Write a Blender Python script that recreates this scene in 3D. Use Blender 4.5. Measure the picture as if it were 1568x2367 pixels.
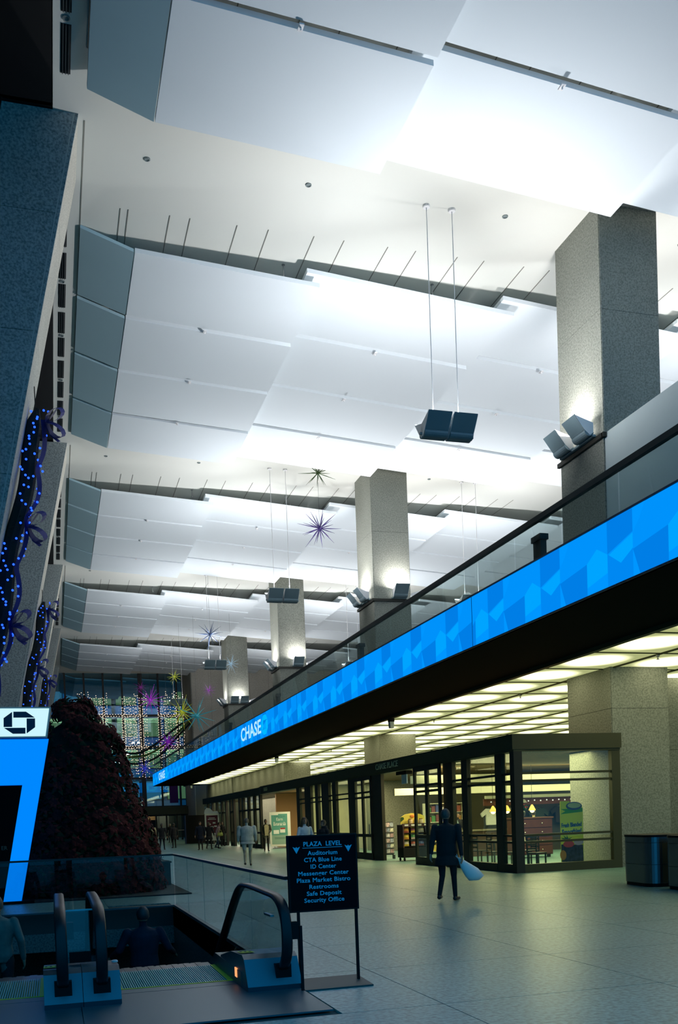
import bpy, bmesh, math, random
from mathutils import Vector, Matrix, noise
random.seed(7)
R_ = math.radians
for o in list(bpy.data.objects): bpy.data.objects.remove(o)
scn = bpy.context.scene
COL = scn.collection

# ------------------------------------------------------------------ camera
F, CXP, CYP, YAW, PIT, ROL = 2199.56, 784.0, 1969.78, 0.290048, -0.034942, 0.037183
fw = Vector((math.sin(YAW)*math.cos(PIT), math.cos(YAW)*math.cos(PIT), math.sin(PIT)))
rt = Vector((math.cos(YAW), -math.sin(YAW), 0)); dn = fw.cross(rt)
rt2 = math.cos(ROL)*rt + math.sin(ROL)*dn
dn2 = -math.sin(ROL)*rt + math.cos(ROL)*dn
cam_d = bpy.data.cameras.new('camera'); cam = bpy.data.objects.new('camera', cam_d); COL.objects.link(cam)
m = Matrix.Identity(4)
for i in range(3):
    m[i][0] = rt2[i]; m[i][1] = -dn2[i]; m[i][2] = -fw[i]
m[0][3], m[1][3], m[2][3] = 0, 0, 1.6
cam.matrix_world = m
cam_d.sensor_fit = 'VERTICAL'; cam_d.sensor_height = 36.0; cam_d.sensor_width = 36.0*1568/2367
cam_d.lens = F*36.0/2367
cam_d.shift_y = (CYP-2367/2)/2367
cam_d.clip_start = 0.1; cam_d.clip_end = 400
scn.camera = cam
def prj(p):
    v = Vector(p)-Vector((0, 0, 1.6)); d = v.dot(fw)
    return (CXP+F*v.dot(rt2)/d, CYP+F*v.dot(dn2)/d, d)

# ------------------------------------------------------------------ world, view
w = bpy.data.worlds.new('dusk_sky'); scn.world = w; w.use_nodes = True
bg = w.node_tree.nodes['Background']
bg.inputs[0].default_value = (0.005, 0.25, 0.54, 1); bg.inputs[1].default_value = 1.4
scn.view_settings.view_transform = 'Standard'
try: scn.view_settings.look = 'None'
except Exception: pass
scn.view_settings.exposure = 0.0; scn.view_settings.gamma = 1.0
scn.view_settings.use_curve_mapping = False

UP_HANG, UP_COL, SOFFIT_E, SHOP_W = 345, 200, 1.55, 360

# ------------------------------------------------------------------ materials
def S(h):
    h = h.lstrip('#'); o = []
    for i in (0, 2, 4):
        c = int(h[i:i+2], 16)/255
        o.append(c/12.92 if c <= .04045 else ((c+.055)/1.055)**2.4)
    return (*o, 1)
MATS = {}
def mat(name, col=(.5, .5, .5, 1), rough=.6, metal=0, emit=None, estr=1.0, spec=.5, noise_s=0, noise_a=0, bump=0):
    if name in MATS: return MATS[name]
    M = bpy.data.materials.new(name); M.use_nodes = True; nt = M.node_tree; b = nt.nodes['Principled BSDF']
    if isinstance(col, str): col = S(col)
    b.inputs['Base Color'].default_value = col; b.inputs['Roughness'].default_value = rough
    b.inputs['Metallic'].default_value = metal; b.inputs['Specular IOR Level'].default_value = spec
    if emit:
        if isinstance(emit, str): emit = S(emit)
        b.inputs['Emission Color'].default_value = emit; b.inputs['Emission Strength'].default_value = estr
    if noise_s:
        tc = nt.nodes.new('ShaderNodeTexCoord'); n = nt.nodes.new('ShaderNodeTexNoise'); n.inputs['Scale'].default_value = noise_s
        n.inputs['Detail'].default_value = 4
        nt.links.new(tc.outputs['Object'], n.inputs['Vector'])
        r = nt.nodes.new('ShaderNodeValToRGB')
        r.color_ramp.elements[0].position = .3; r.color_ramp.elements[1].position = .7
        k = noise_a
        r.color_ramp.elements[0].color = (col[0]*(1-k), col[1]*(1-k), col[2]*(1-k), 1)
        r.color_ramp.elements[1].color = (min(1, col[0]*(1+k)), min(1, col[1]*(1+k)), min(1, col[2]*(1+k)), 1)
        nt.links.new(n.outputs['Fac'], r.inputs['Fac']); nt.links.new(r.outputs['Color'], b.inputs['Base Color'])
        if bump:
            bp = nt.nodes.new('ShaderNodeBump'); bp.inputs['Strength'].default_value = bump; bp.inputs['Distance'].default_value = .02
            nt.links.new(n.outputs['Fac'], bp.inputs['Height']); nt.links.new(bp.outputs['Normal'], b.inputs['Normal'])
    MATS[name] = M; return M
def granite(name, c1, c2, scale, rough, spec=.5, pos=(.38, .56), world_co=True):
    if name in MATS: return MATS[name]
    M = bpy.data.materials.new(name); M.use_nodes = True; nt = M.node_tree; b = nt.nodes['Principled BSDF']
    g = nt.nodes.new('ShaderNodeNewGeometry'); n = nt.nodes.new('ShaderNodeTexNoise')
    n.inputs['Scale'].default_value = scale; n.inputs['Detail'].default_value = 2.5; n.inputs['Roughness'].default_value = .6
    nt.links.new(g.outputs['Position'], n.inputs['Vector'])
    r = nt.nodes.new('ShaderNodeValToRGB'); e = r.color_ramp.elements
    e[0].position, e[1].position = pos; e[0].color = c2; e[1].color = c1
    nt.links.new(n.outputs['Fac'], r.inputs['Fac'])
    n2 = nt.nodes.new('ShaderNodeTexNoise'); n2.inputs['Scale'].default_value = .35; n2.inputs['Detail'].default_value = 3
    nt.links.new(g.outputs['Position'], n2.inputs['Vector'])
    mx = nt.nodes.new('ShaderNodeMix'); mx.data_type = 'RGBA'; mx.blend_type = 'MULTIPLY'; mx.inputs['Factor'].default_value = .35
    nt.links.new(r.outputs['Color'], mx.inputs['A']); nt.links.new(n2.outputs['Color'], mx.inputs['B'])
    bw = nt.nodes.new('ShaderNodeRGBToBW'); nt.links.new(n2.outputs['Color'], bw.inputs['Color'])
    mr = nt.nodes.new('ShaderNodeMapRange'); mr.inputs['From Min'].default_value = .3; mr.inputs['From Max'].default_value = .7
    mr.inputs['To Min'].default_value = .75; mr.inputs['To Max'].default_value = 1.05
    nt.links.new(bw.outputs['Val'], mr.inputs['Value']); nt.links.new(mr.outputs['Result'], mx.inputs['B'])
    mx.inputs['Factor'].default_value = 1
    nt.links.new(mx.outputs['Result'], b.inputs['Base Color'])
    b.inputs['Roughness'].default_value = rough; b.inputs['Specular IOR Level'].default_value = spec
    MATS[name] = M; return M
def glass(name, tint=(.8, .9, .9, 1), refl=.1, rough=.0, base=.04):
    if name in MATS: return MATS[name]
    M = bpy.data.materials.new(name); M.use_nodes = True; nt = M.node_tree; nt.nodes.clear()
    o = nt.nodes.new('ShaderNodeOutputMaterial'); t = nt.nodes.new('ShaderNodeBsdfTransparent'); t.inputs[0].default_value = tint
    g = nt.nodes.new('ShaderNodeBsdfGlossy'); g.inputs[0].default_value = (1, 1, 1, 1); g.inputs['Roughness'].default_value = rough
    lw = nt.nodes.new('ShaderNodeLayerWeight'); lw.inputs[0].default_value = .25
    mu = nt.nodes.new('ShaderNodeMath'); mu.operation = 'MULTIPLY_ADD'; mu.inputs[1].default_value = refl; mu.inputs[2].default_value = base
    nt.links.new(lw.outputs['Fresnel'], mu.inputs[0])
    mx = nt.nodes.new('ShaderNodeMixShader'); nt.links.new(mu.outputs[0], mx.inputs[0])
    nt.links.new(t.outputs[0], mx.inputs[1]); nt.links.new(g.outputs[0], mx.inputs[2]); nt.links.new(mx.outputs[0], o.inputs[0])
    MATS[name] = M; return M
def emis(name, col, s):
    if name in MATS: return MATS[name]
    if isinstance(col, str): col = S(col)
    M = bpy.data.materials.new(name); M.use_nodes = True; nt = M.node_tree; nt.nodes.clear()
    o = nt.nodes.new('ShaderNodeOutputMaterial'); e = nt.nodes.new('ShaderNodeEmission')
    e.inputs[0].default_value = col; e.inputs[1].default_value = s; nt.links.new(e.outputs[0], o.inputs[0])
    MATS[name] = M; return M
def emis_attr(name, s):
    M = emis(name, (1, 1, 1, 1), s); nt = M.node_tree
    a = nt.nodes.new('ShaderNodeAttribute'); a.attribute_name = 'Col'
    nt.links.new(a.outputs['Color'], nt.nodes['Emission'].inputs[0]); return M
def lampglow(name, edge, mid, sx, sy, s):
    # back-lit diffuser: its own lamp sits behind the centre of each panel (object space)
    M = emis(name, (1, 1, 1, 1), s); nt = M.node_tree
    tc = nt.nodes.new('ShaderNodeTexCoord'); mp = nt.nodes.new('ShaderNodeMapping'); mp.inputs['Scale'].default_value = (1/sx, 1/sy, 0)
    gr = nt.nodes.new('ShaderNodeTexGradient'); gr.gradient_type = 'SPHERICAL'
    rp = nt.nodes.new('ShaderNodeValToRGB'); e = rp.color_ramp.elements; e[0].color = edge; e[1].color = mid; e[0].position = .12; e[1].position = .78
    rp.color_ramp.interpolation = 'EASE'
    nt.links.new(tc.outputs['Object'], mp.inputs['Vector']); nt.links.new(mp.outputs[0], gr.inputs['Vector'])
    nt.links.new(gr.outputs['Fac'], rp.inputs['Fac']); nt.links.new(rp.outputs['Color'], nt.nodes['Emission'].inputs[0])
    return M

G_COL = granite('granite_column', (.31, .32, .275, 1), (.18, .19, .16, 1), 22, .85, .15, (.34, .60))
G_COLL = granite('granite_column_sloped', (.48, .53, .52, 1), (.22, .25, .245, 1), 18, .85, .2, (.34, .62))
G_FLOOR = granite('granite_floor', (.21, .40, .375, 1), (.09, .18, .175, 1), 20, .34, .5, (.36, .6))
G_DARK = granite('granite_pit', (.20, .21, .20, 1), (.09, .10, .10, 1), 30, .6, .4)
WHITE = mat('white_ceiling_paint', (.66, .67, .62, 1), .9, spec=.1)
PANEL = mat('white_panel_fabric', (.73, .79, .82, 1), .95, spec=.05)
PANEL_EDGE = mat('panel_edge_white', (.80, .80, .82, 1), .8, spec=.1)
BLACKP = mat('black_paint', (.004, .005, .006, 1), .55, spec=.15)
BLACKSOF = mat('black_soffit_paint', (.003, .004, .004, 1), .8, spec=.03)
DARKM = mat('dark_bronze_frame', (.030, .030, .024, 1), .5, .3, spec=.3)
BRONZE = mat('bronze_header', (.060, .060, .030, 1), .55, .2, spec=.3)
STEEL = mat('brushed_steel', (.32, .33, .34, 1), .35, 1.0)
STEELD = mat('dark_steel', (.12, .13, .14, 1), .4, .9)
RUBBER = mat('black_rubber', (.008, .009, .012, 1), .38, spec=.3)
RAILM = mat('dark_rail_metal', (.03, .04, .04, 1), .4, .6)
GLASS_M = glass('mezzanine_glass', (.84, .92, .92, 1), .12, 0, .03)
GLASS_S = glass('shop_glass', (.86, .93, .89, 1), .25, 0, .015)
GLASS_P = glass('guard_glass', (.76, .87, .89, 1), .28, 0, .012)
GLASS_A = glass('acrylic', (.80, .88, .92, 1), .4, .05, .08)
GLASS_F = glass('far_glass', (.60, .88, .98, 1), .3, 0, .12)
FIXT = mat('fixture_grey', (.17, .25, .28, 1), .55, .1)
FIXTW = mat('fixture_white', (.75, .75, .75, 1), .6)
CREAM = mat('cream_wall', (.62, .58, .42, 1), .8, noise_s=3, noise_a=.05)
WOOD = mat('brown_wood_ceiling', (.16, .095, .035, 1), .6, noise_s=2.5, noise_a=.3)
REDWOOD = mat('red_brown_wood', (.18, .055, .035, 1), .5, noise_s=6, noise_a=.15)
YEL = mat('safety_yellow', (.75, .62, .02, 1), .5)
SUB = mat('joint_dark', (.05, .06, .06, 1), .9)

# ------------------------------------------------------------------ mesh helpers
class MB:
    def __init__(s): s.v = []; s.f = []; s.m = []; s.c = []
    def quad(s, *p, mi=0, col=None):
        n = len(s.v); s.v += [tuple(q) for q in p]; s.f.append(tuple(range(n, n+len(p)))); s.m.append(mi); s.c.append(col)
    def box(s, x0, x1, y0, y1, z0, z1, mi=0):
        n = len(s.v)
        s.v += [(x0, y0, z0), (x1, y0, z0), (x1, y1, z0), (x0, y1, z0), (x0, y0, z1), (x1, y0, z1), (x1, y1, z1), (x0, y1, z1)]
        for f in ((0, 3, 2, 1), (4, 5, 6, 7), (0, 1, 5, 4), (1, 2, 6, 5), (2, 3, 7, 6), (3, 0, 4, 7)):
            s.f.append(tuple(n+i for i in f)); s.m.append(mi); s.c.append(None)
    def hexa(s, p, mi=0):
        n = len(s.v); s.v += [tuple(q) for q in p]
        for f in ((0, 3, 2, 1), (4, 5, 6, 7), (0, 1, 5, 4), (1, 2, 6, 5), (2, 3, 7, 6), (3, 0, 4, 7)):
            s.f.append(tuple(n+i for i in f)); s.m.append(mi); s.c.append(None)
    def prism(s, poly, axis, a, b, mi=0, mi_side=None):
        # poly list of 2D, extruded along axis from a to b
        def P(u, v, t): return {'x': (t, u, v), 'y': (u, t, v), 'z': (u, v, t)}[axis]
        n = len(s.v); k = len(poly)
        s.v += [P(u, v, a) for u, v in poly]+[P(u, v, b) for u, v in poly]
        s.f.append(tuple(n+i for i in range(k))[::-1]); s.m.append(mi); s.c.append(None)
        s.f.append(tuple(n+k+i for i in range(k))); s.m.append(mi); s.c.append(None)
        for i in range(k):
            j = (i+1) % k; s.f.append((n+i, n+j, n+k+j, n+k+i)); s.m.append(mi if mi_side is None else mi_side); s.c.append(None)
    def tube(s, pts, r, n=8, mi=0, caps=True, sy=1.0):
        pts = [Vector(p) for p in pts]; rs = r if isinstance(r, (list, tuple)) else [r]*len(pts)
        base = len(s.v); up = Vector((0, 0, 1)); prev = None
        for i, p in enumerate(pts):
            t = (pts[min(i+1, len(pts)-1)]-pts[max(i-1, 0)])
            t = t.normalized() if t.length > 1e-9 else up
            a = prev if prev is not None else (Vector((1, 0, 0)) if abs(t.x) < .9 else Vector((0, 1, 0)))
            a = (a-t*a.dot(t)).normalized(); b = t.cross(a); prev = a
            for k in range(n):
                q = 2*math.pi*k/n; s.v.append(tuple(p+(a*math.cos(q)+b*math.sin(q)*sy)*rs[i]))
        for i in range(len(pts)-1):
            for k in range(n):
                k2 = (k+1) % n
                s.f.append((base+i*n+k, base+i*n+k2, base+(i+1)*n+k2, base+(i+1)*n+k)); s.m.append(mi); s.c.append(None)
        if caps:
            s.f.append(tuple(base+k for k in range(n))[::-1]); s.m.append(mi); s.c.append(None)
            e = base+(len(pts)-1)*n; s.f.append(tuple(e+k for k in range(n))); s.m.append(mi); s.c.append(None)
    def lathe(s, prof, n=16, o=(0, 0, 0), mi=0):
        base = len(s.v)
        for r, z in prof:
            for k in range(n):
                q = 2*math.pi*k/n; s.v.append((o[0]+r*math.cos(q), o[1]+r*math.sin(q), o[2]+z))
        for i in range(len(prof)-1):
            for k in range(n):
                k2 = (k+1) % n
                s.f.append((base+i*n+k, base+i*n+k2, base+(i+1)*n+k2, base+(i+1)*n+k)); s.m.append(mi); s.c.append(None)
        s.f.append(tuple(base+k for k in range(n))[::-1]); s.m.append(mi); s.c.append(None)
        e = base+(len(prof)-1)*n; s.f.append(tuple(e+k for k in range(n))); s.m.append(mi); s.c.append(None)
    def ball(s, c, r, n=8, mi=0, sx=1, sy=1, sz=1):
        base = len(s.v); k2 = n//2
        for i in range(1, k2):
            a = math.pi*i/k2
            for k in range(n):
                q = 2*math.pi*k/n
                s.v.append((c[0]+r*sx*math.sin(a)*math.cos(q), c[1]+r*sy*math.sin(a)*math.sin(q), c[2]+r*sz*math.cos(a)))
        t = len(s.v); s.v.append((c[0], c[1], c[2]+r*sz)); b = len(s.v); s.v.append((c[0], c[1], c[2]-r*sz))
        for i in range(k2-2):
            for k in range(n):
                kk = (k+1) % n; s.f.append((base+i*n+k, base+(i+1)*n+k, base+(i+1)*n+kk, base+i*n+kk)); s.m.append(mi); s.c.append(None)
        for k in range(n):
            kk = (k+1) % n
            s.f.append((t, base+k, base+kk)); s.m.append(mi); s.c.append(None)
            e = base+(k2-2)*n; s.f.append((b, e+kk, e+k)); s.m.append(mi); s.c.append(None)
    def mesh(s, name, mats, smooth=False):
        me = bpy.data.meshes.new(name); me.from_pydata(s.v, [], s.f)
        for mm in (mats if isinstance(mats, (list, tuple)) else [mats]): me.materials.append(mm)
        me.polygons.foreach_set('material_index', s.m)
        if smooth: me.polygons.foreach_set('use_smooth', [True]*len(s.f))
        if any(c is not None for c in s.c):
            ca = me.color_attributes.new('Col', 'FLOAT_COLOR', 'CORNER'); d = []
            for f, c in zip(s.f, s.c):
                for _ in f: d += list(c or (0, 0, 0, 1))
            ca.data.foreach_set('color', d)
        me.update(); return me
    def build(s, name, mats, parent=None, smooth=False, loc=None):
        return link(name, s.mesh(name, mats, smooth), parent, loc)
def link(name, me, parent=None, loc=None):
    o = bpy.data.objects.new(name, me); COL.objects.link(o)
    if parent is not None: o.parent = parent
    if loc is not None: o.location = loc
    return o
def tag(o, label=None, cat=None, group=None, kind=None):
    if label: o['label'] = label
    if cat: o['category'] = cat
    if group: o['group'] = group
    if kind: o['kind'] = kind
    return o
def thing(name, label=None, cat=None, loc=(0, 0, 0), rz=0, group=None, kind=None):
    o = bpy.data.objects.new(name, None); o.empty_display_size = .1; COL.objects.link(o)
    o.location = loc; o.rotation_euler = (0, 0, rz)
    return tag(o, label, cat, group, kind)
def copy_tree(o, parent=None):
    c = o.copy(); COL.objects.link(c); c.parent = parent
    for ch in list(o.children): copy_tree(ch, c)
    return c
def bx(name, x0, x1, y0, y1, z0, z1, mt, parent=None):
    b = MB(); b.box(x0, x1, y0, y1, z0, z1); return b.build(name, mt, parent)
def text(name, body, size, mt, parent, mw, sx=1.0, bold=0.0, align='CENTER', ext=.004, spacing=1.0, width=None):
    cu = bpy.data.curves.new(name, 'FONT'); cu.body = body; cu.size = size; cu.align_x = align; cu.align_y = 'CENTER'
    cu.extrude = ext; cu.offset = bold; cu.space_character = spacing; cu.resolution_u = 3
    t = bpy.data.objects.new('tmp_text', cu); COL.objects.link(t)
    dg = bpy.context.evaluated_depsgraph_get()
    me = bpy.data.meshes.new_from_object(t.evaluated_get(dg)); bpy.data.objects.remove(t)
    if width:
        xs_ = [v.co.x for v in me.vertices]; sx = width/(max(xs_)-min(xs_))
    me.materials.clear(); me.materials.append(mt)
    me.transform(mw @ Matrix.Diagonal((sx, 1, 1, 1)))
    return link(name, me, parent)
def frame_m(o, right, up):
    right = Vector(right).normalized(); up = Vector(up).normalized(); n = right.cross(up)
    M = Matrix.Identity(4)
    for i in range(3): M[i][0], M[i][1], M[i][2], M[i][3] = right[i], up[i], n[i], o[i]
    return M
def arealight(name, loc, power, size, color, rot=(0, 0, 0), size_y=None, spread=math.pi, parent=None):
    L = bpy.data.lights.new(name, 'AREA'); L.energy = power; L.color = color; L.size = size; L.spread = spread
    if size_y: L.shape = 'RECTANGLE'; L.size_y = size_y
    else: L.shape = 'DISK'
    o = bpy.data.objects.new(name, L); COL.objects.link(o); o.location = loc; o.rotation_euler = rot
    if parent is not None: o.parent = parent
    return o

BAY = 19.33
CZ = 17.9
K = .982
ORD = ['nearest', 'second', 'third', 'fourth', 'fifth', 'sixth', 'seventh']

# ================================================================== STRUCTURE
PX0, PX1, PY0, PY1 = -6.0, 2.2, 9.45, 19.1
fb = MB()
fb.box(-14, 40, -8, PY0, -.4, -.02); fb.box(PX1, 40, PY0, PY1, -.4, -.02); fb.box(-14, PX0, PY0, PY1, -.4, -.02); fb.box(-14, 40, PY1, 118, -.4, -.02)
floor = tag(fb.build('floor', SUB), 'speckled pale granite slab floor of the hall', None, None, 'structure')
# granite slabs
xs = [3.1+2.13*k for k in range(-8, 14)]; ys = [7.45+2.06*k for k in range(-7, 53)]
slabs = []
for i in range(len(xs)-1):
    for j in range(len(ys)-1):
        x0, x1, y0, y1 = xs[i], xs[i+1], ys[j], ys[j+1]
        if x0 < PX1 < x1 and y0 < PY1 and y1 > PY0+.02:      # border strip along the pit
            x0 = PX1
        if x1 <= PX1+.01 or x0 < PX1-.01:
            if y0 < PY1 and y1 > PY0+.02:
                if y1 > PY1: y0 = PY1
                elif y0 < PY0: y1 = PY0
                else: continue
        if x0 > 30: continue
        cx, cy = (x0+x1)/2, (y0+y1)/2
        p = prj((cx, cy, 0)); vis = p[2] > 1 and -250 < p[0] < 1800 and p[1] < 2600
        if x0 > 14 and cy > 24: vis = False
        slabs.append((0 if vis else 1, p[2], x0, x1, y0, y1))
slabs.sort(); cache = {}; rest = MB(); J = .005
for k, (v, d, x0, x1, y0, y1) in enumerate(slabs):
    if k < 290 and v == 0:
        key = (round(x1-x0, 3), round(y1-y0, 3))
        if key not in cache:
            b = MB(); hx, hy = key[0]/2-J, key[1]/2-J; b.box(-hx, hx, -hy, hy, -.02, 0); cache[key] = b.mesh('slab', G_FLOOR)
        link('slab', cache[key], floor, ((x0+x1)/2, (y0+y1)/2, 0))
    else: rest.box(x0+J, x1-J, y0+J, y1-J, -.02, 0)
tag(rest.build('slab', G_FLOOR, floor), kind='stuff')

# escalator pit walls
pit = MB()
pit.box(PX0, PX1+.25, PY1, PY1+.3, -.75, -.4); pit.box(PX1, PX1+.25, PY0, PY1, -6, -.02); pit.box(PX1, PX1+.25, PY1, PY1+5.3, -6, -.4); pit.box(PX0-.3, PX0, PY1, PY1+5.3, -6, -.4)
pit.box(PX0-.3, PX0, PY0, PY1, -6, -.02); pit.box(PX0, PX1+.25, PY1+5, PY1+5.3, -6, -.4); pit.box(PX0, PX1, PY0, PY1+5, -6.2, -6)
pit.box(PX0, PX1, PY0-.3, PY0, -6, -.4)
tag(pit.build('wall_pit', G_DARK), kind='structure')

# upper ceiling
ceil = MB(); ceil.box(.70, 32, 7, 118, CZ, CZ+.4)
ceiling = tag(ceil.build('ceiling', WHITE), kind='structure')
SLOT = mat('slot_dark', (.22, .22, .19, 1), .9); GRILLE = mat('grille_black', (.006, .007, .008, 1), .7)
sl_x = [2.47, 2.68, 3.79, 4.34, 5.65, 6.54, 7.87, 8.76, 10.1, 10.97, 12.3, 13.17, 14.5, 15.37, 16.7, 17.6, 18.9, 19.8, 21.1, 22.0, 23.3, 24.2]
smesh = MB(); smesh.box(-.011, .011, 0, 15.2, -.012, 0); smesh = smesh.mesh('slot', SLOT)
smesh2 = MB(); smesh2.box(-.012, .012, 0, 17.2, -.012, 0); smesh2 = smesh2.mesh('slot', SLOT)
gm = MB(); gm.box(-.105, .105, -.66, .66, -.006, 0)
for q in (-.06, 0, .06): gm.box(q-.008, q+.008, -.66, .66, -.03, -.006, 1)
gm = gm.mesh('grille', [GRILLE, STEELD])
dl = MB(); dl.lathe([(.08, 0), (.08, -.02), (.055, -.025), (.05, -.005)], 14); dl = dl.mesh('downlight', [mat('downlight_grey', (.18, .22, .22, 1), .6)])
for b in range(-1, 5):
    y0 = 26.08+BAY*b
    for x in sl_x:
        if b < 4: link('slot', smesh, ceiling, (x*K, y0, CZ))
    if b < 3: link('slot', smesh2, ceiling, (1.42, y0-1.2-1.8, CZ))
    if b < 3:
        for k in range(11):
            link('grille', gm, ceiling, (.98, y0+14.35-1.62*k, CZ))
            if k % 2 == 0:
                link('downlight', dl, ceiling, (.98, y0+14.35-1.62*k-.81, CZ))
for b in range(0, 3):
    for x in (2.93, 7.02, 12.59, 18.2): link('downlight', dl, ceiling, (x, 24.03+BAY*b, CZ))
sp = MB(); sp.lathe([(.05, 0), (.05, -.02), (.015, -.03), (.015, -.3), (.035, -.31), (.03, -.36), (.01, -.37)], 10); sp = sp.mesh('sprinkler', [STEEL])
for b in range(0, 3):
    for x in (6.9, 11.6): link('sprinkler', sp, ceiling, (x+.3, 27.6+BAY*b, CZ))

# left glazed wall between the sloping columns
def colx(z): return 1.30-.222*(18.0-z)
wl = thing('wall_left', kind='structure')
dglass = mat('night_glass', (.002, .003, .005, 1), .08, spec=.25)
zcuts = [-.2, 3.2, 6.4, 9.6, 12.8, 16.0, 18.2]
for b in range(-1, 5):
    y0, y1 = max(7.0, 25.3+BAY*b), 22.8+BAY*(b+1)
    for k in range(6):
        za, zb = zcuts[k], zcuts[k+1]
        for q in range(4):
            ya, yb = y0+(y1-y0)*q/4, y0+(y1-y0)*(q+1)/4
            mb = MB(); o = -1.7
            mb.hexa([(colx(za)+o-.03, ya, za), (colx(za)+o, ya, za), (colx(za)+o, yb, za), (colx(za)+o-.03, yb, za),
                     (colx(zb)+o-.03, ya, zb), (colx(zb)+o, ya, zb), (colx(zb)+o, yb, zb), (colx(zb)+o-.03, yb, zb)])
            mb.build('pane', dglass, wl)
    for q in range(5):
        ya = y0+(y1-y0)*q/4; mb = MB(); mb.hexa([(colx(z)-1.7+dx, ya+dy, z) for z in (-.2, 18.2) for dx, dy in ((-.05, -.04), (.06, -.04), (.06, .04), (-.05, .04))])
        mb.build('mullion', BLACKP, wl)
    mb = MB(); mb.box(-2.2, .72, max(7, y0-2.6), y1, CZ, CZ+.4); mb.build('window_head', BLACKP, wl)

# sloping granite columns on the left
MET = mat('joint_strip_metal', (.45, .5, .47, 1), .5, .3)
JOINT = mat('joint_grey', (.12, .125, .12, 1), .8)
G_LITSIDE = granite('granite_lit_side', (.62, .60, .52, 1), (.40, .39, .33, 1), 30, .8, .2)  # column granite painted paler on the inner face, as if lit from the hall
names = ['nearest', 'second', 'third', 'fourth', 'fifth']
for b in range(0, 5):
    y0 = 22.9+BAY*b; y1 = y0+2.35
    c = thing('sloping_column', f'{names[b]} speckled granite column leaning along the left window wall', 'column', (colx(0)-.8, y0+1.2, 0), group='leaning columns of the left wall')
    ox, oy = colx(0)-.8, y0+1.2
    cuts = [0, 3.2, 6.4, 9.65, 12.9, 15.6, 18.2]
    for k in range(6):
        za, zb = cuts[k]+.006, cuts[k+1]-.006
        mb = MB()
        def ring(z, a0, a1, ya, yb): return [(colx(z)+a0-ox, ya-oy, z), (colx(z)+a1-ox, ya-oy, z), (colx(z)+a1-ox, yb-oy, z), (colx(z)+a0-ox, yb-oy, z)]
        mb.hexa(ring(za, -2.2, -.10, y0, y0+.12)+ring(zb, -2.2, -.10, y0, y0+.12)); mb.build('cladding_panel', G_COLL, c)
        mb = MB(); mb.hexa(ring(za, -.075, 0, y0, y0+.12)+ring(zb, -.075, 0, y0, y0+.12)); mb.build('corner_strip', G_COLL, c)
        mb = MB(); mb.hexa(ring(za, -.3, -.005, y0+.13, y1)+ring(zb, -.3, -.005, y0+.13, y1)); mb.build('side_panel', G_LITSIDE, c)
    mb = MB(); mb.hexa([(colx(z)+a-ox, yy-oy, z) for z in (0, 18.2) for a, yy in ((-2.15, y0+.02), (-.02, y0+.02), (-.02, y1-.02), (-2.15, y1-.02))]); mb.build('core', JOINT, c)
    mb = MB(); mb.hexa([(colx(z)+a-ox, yy-oy, z) for z in (0, 18.2) for a, yy in ((-.10, y0-.004), (-.075, y0-.004), (-.075, y0+.05), (-.10, y0+.05))]); mb.build('metal_joint', MET, c)

# ------------------------------------------------------------------ right: mezzanine
mz = MB(); mz.box(9.62, 32, 4, 95, 5.75, 6.35); mz.box(9.62, 12.62, 4, 95, 5.46, 5.75, 1); mz.box(12.62, 32, 4, 95, 5.56, 5.75, 1)
tag(mz.build('floor_mezzanine', [mat('mezzanine_carpet', (.10, .11, .11, 1), .95), BLACKSOF]), kind='structure')
tr = MB(); tr.box(12.50, 12.66, 4, 95, 5.36, 5.47); tag(tr.build('trim_1', BRONZE), kind='structure')
wm = thing('wall_mezzanine', kind='structure')
bx('wall_panel', 14.80, 15.1, 4, 22.9, 6.35, 11.78, mat('mezzanine_grey_wall', (.50, .58, .58, 1), .85), wm)
sg = thing('door_notice', 'small pale framed notice on the grey mezzanine wall by the column', 'notice', (14.79, 21.6, 7.1))
bx('frame', -.03, 0, -.45, .45, -.42, .42, FIXTW, sg); bx('sheet', -.04, -.03, -.36, .36, -.36, .36, mat('paper_white', (.75, .78, .78, 1), .8), sg)
for k, wd in enumerate((.12, .34, .2)): bx('printed_line', -.042, -.04, -wd/2, wd/2, -.06-.1*k, -.02-.1*k, BLACKP, sg)
tag(bx('wall_right', 31.7, 32, 4, 118, 0, CZ, mat('beige_wall', (.30, .30, .27, 1), .85)), kind='structure')
eb = thing('wall_end', kind='structure')
G_BEIGE = granite('granite_end_wall', (.50, .47, .40, 1), (.36, .34, .28, 1), 14, .8, .2)
for k in range(9):
    for q in range(3):
        bx('cladding_panel', 14.0+2*k+.008, 16+2*k-.008, 97, 97.3, 6.35+3.95*q+.008, 6.35+3.95*(q+1)-.008, G_BEIGE, eb)
bx('core', 13.97, 32, 97.05, 104, 0, CZ, JOINT, eb)
for q in range(3): bx('side_panel', 13.92, 13.97, 97, 104, 6.35+3.95*q, 6.35+3.95*(q+1)-.016, G_COL, eb)
bx('side_panel', 13.92, 13.97, 97, 104, 0, 6.33, G_BEIGE, eb)

# granite wall of the arcade beyond the first column and behind the shops
wa = thing('wall_arcade', kind='structure')
for k in range(6):
    for (za, zb) in ((0, 3.3), (3.31, 5.46)):
        bx('cladding_panel', 16.75+1.6*k, 18.34+1.6*k, 24.6, 24.8, za, zb, G_COL, wa)
bx('shadow_gap', 16.55, 16.8, 24.7, 24.9, 0, 5.46, JOINT, wa)
for k in range(8):
    bx('cladding_panel', 14.9, 15.1, 64+4*k+.01, 68+4*k-.01, 0, 5.46, G_COL, wa)

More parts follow.
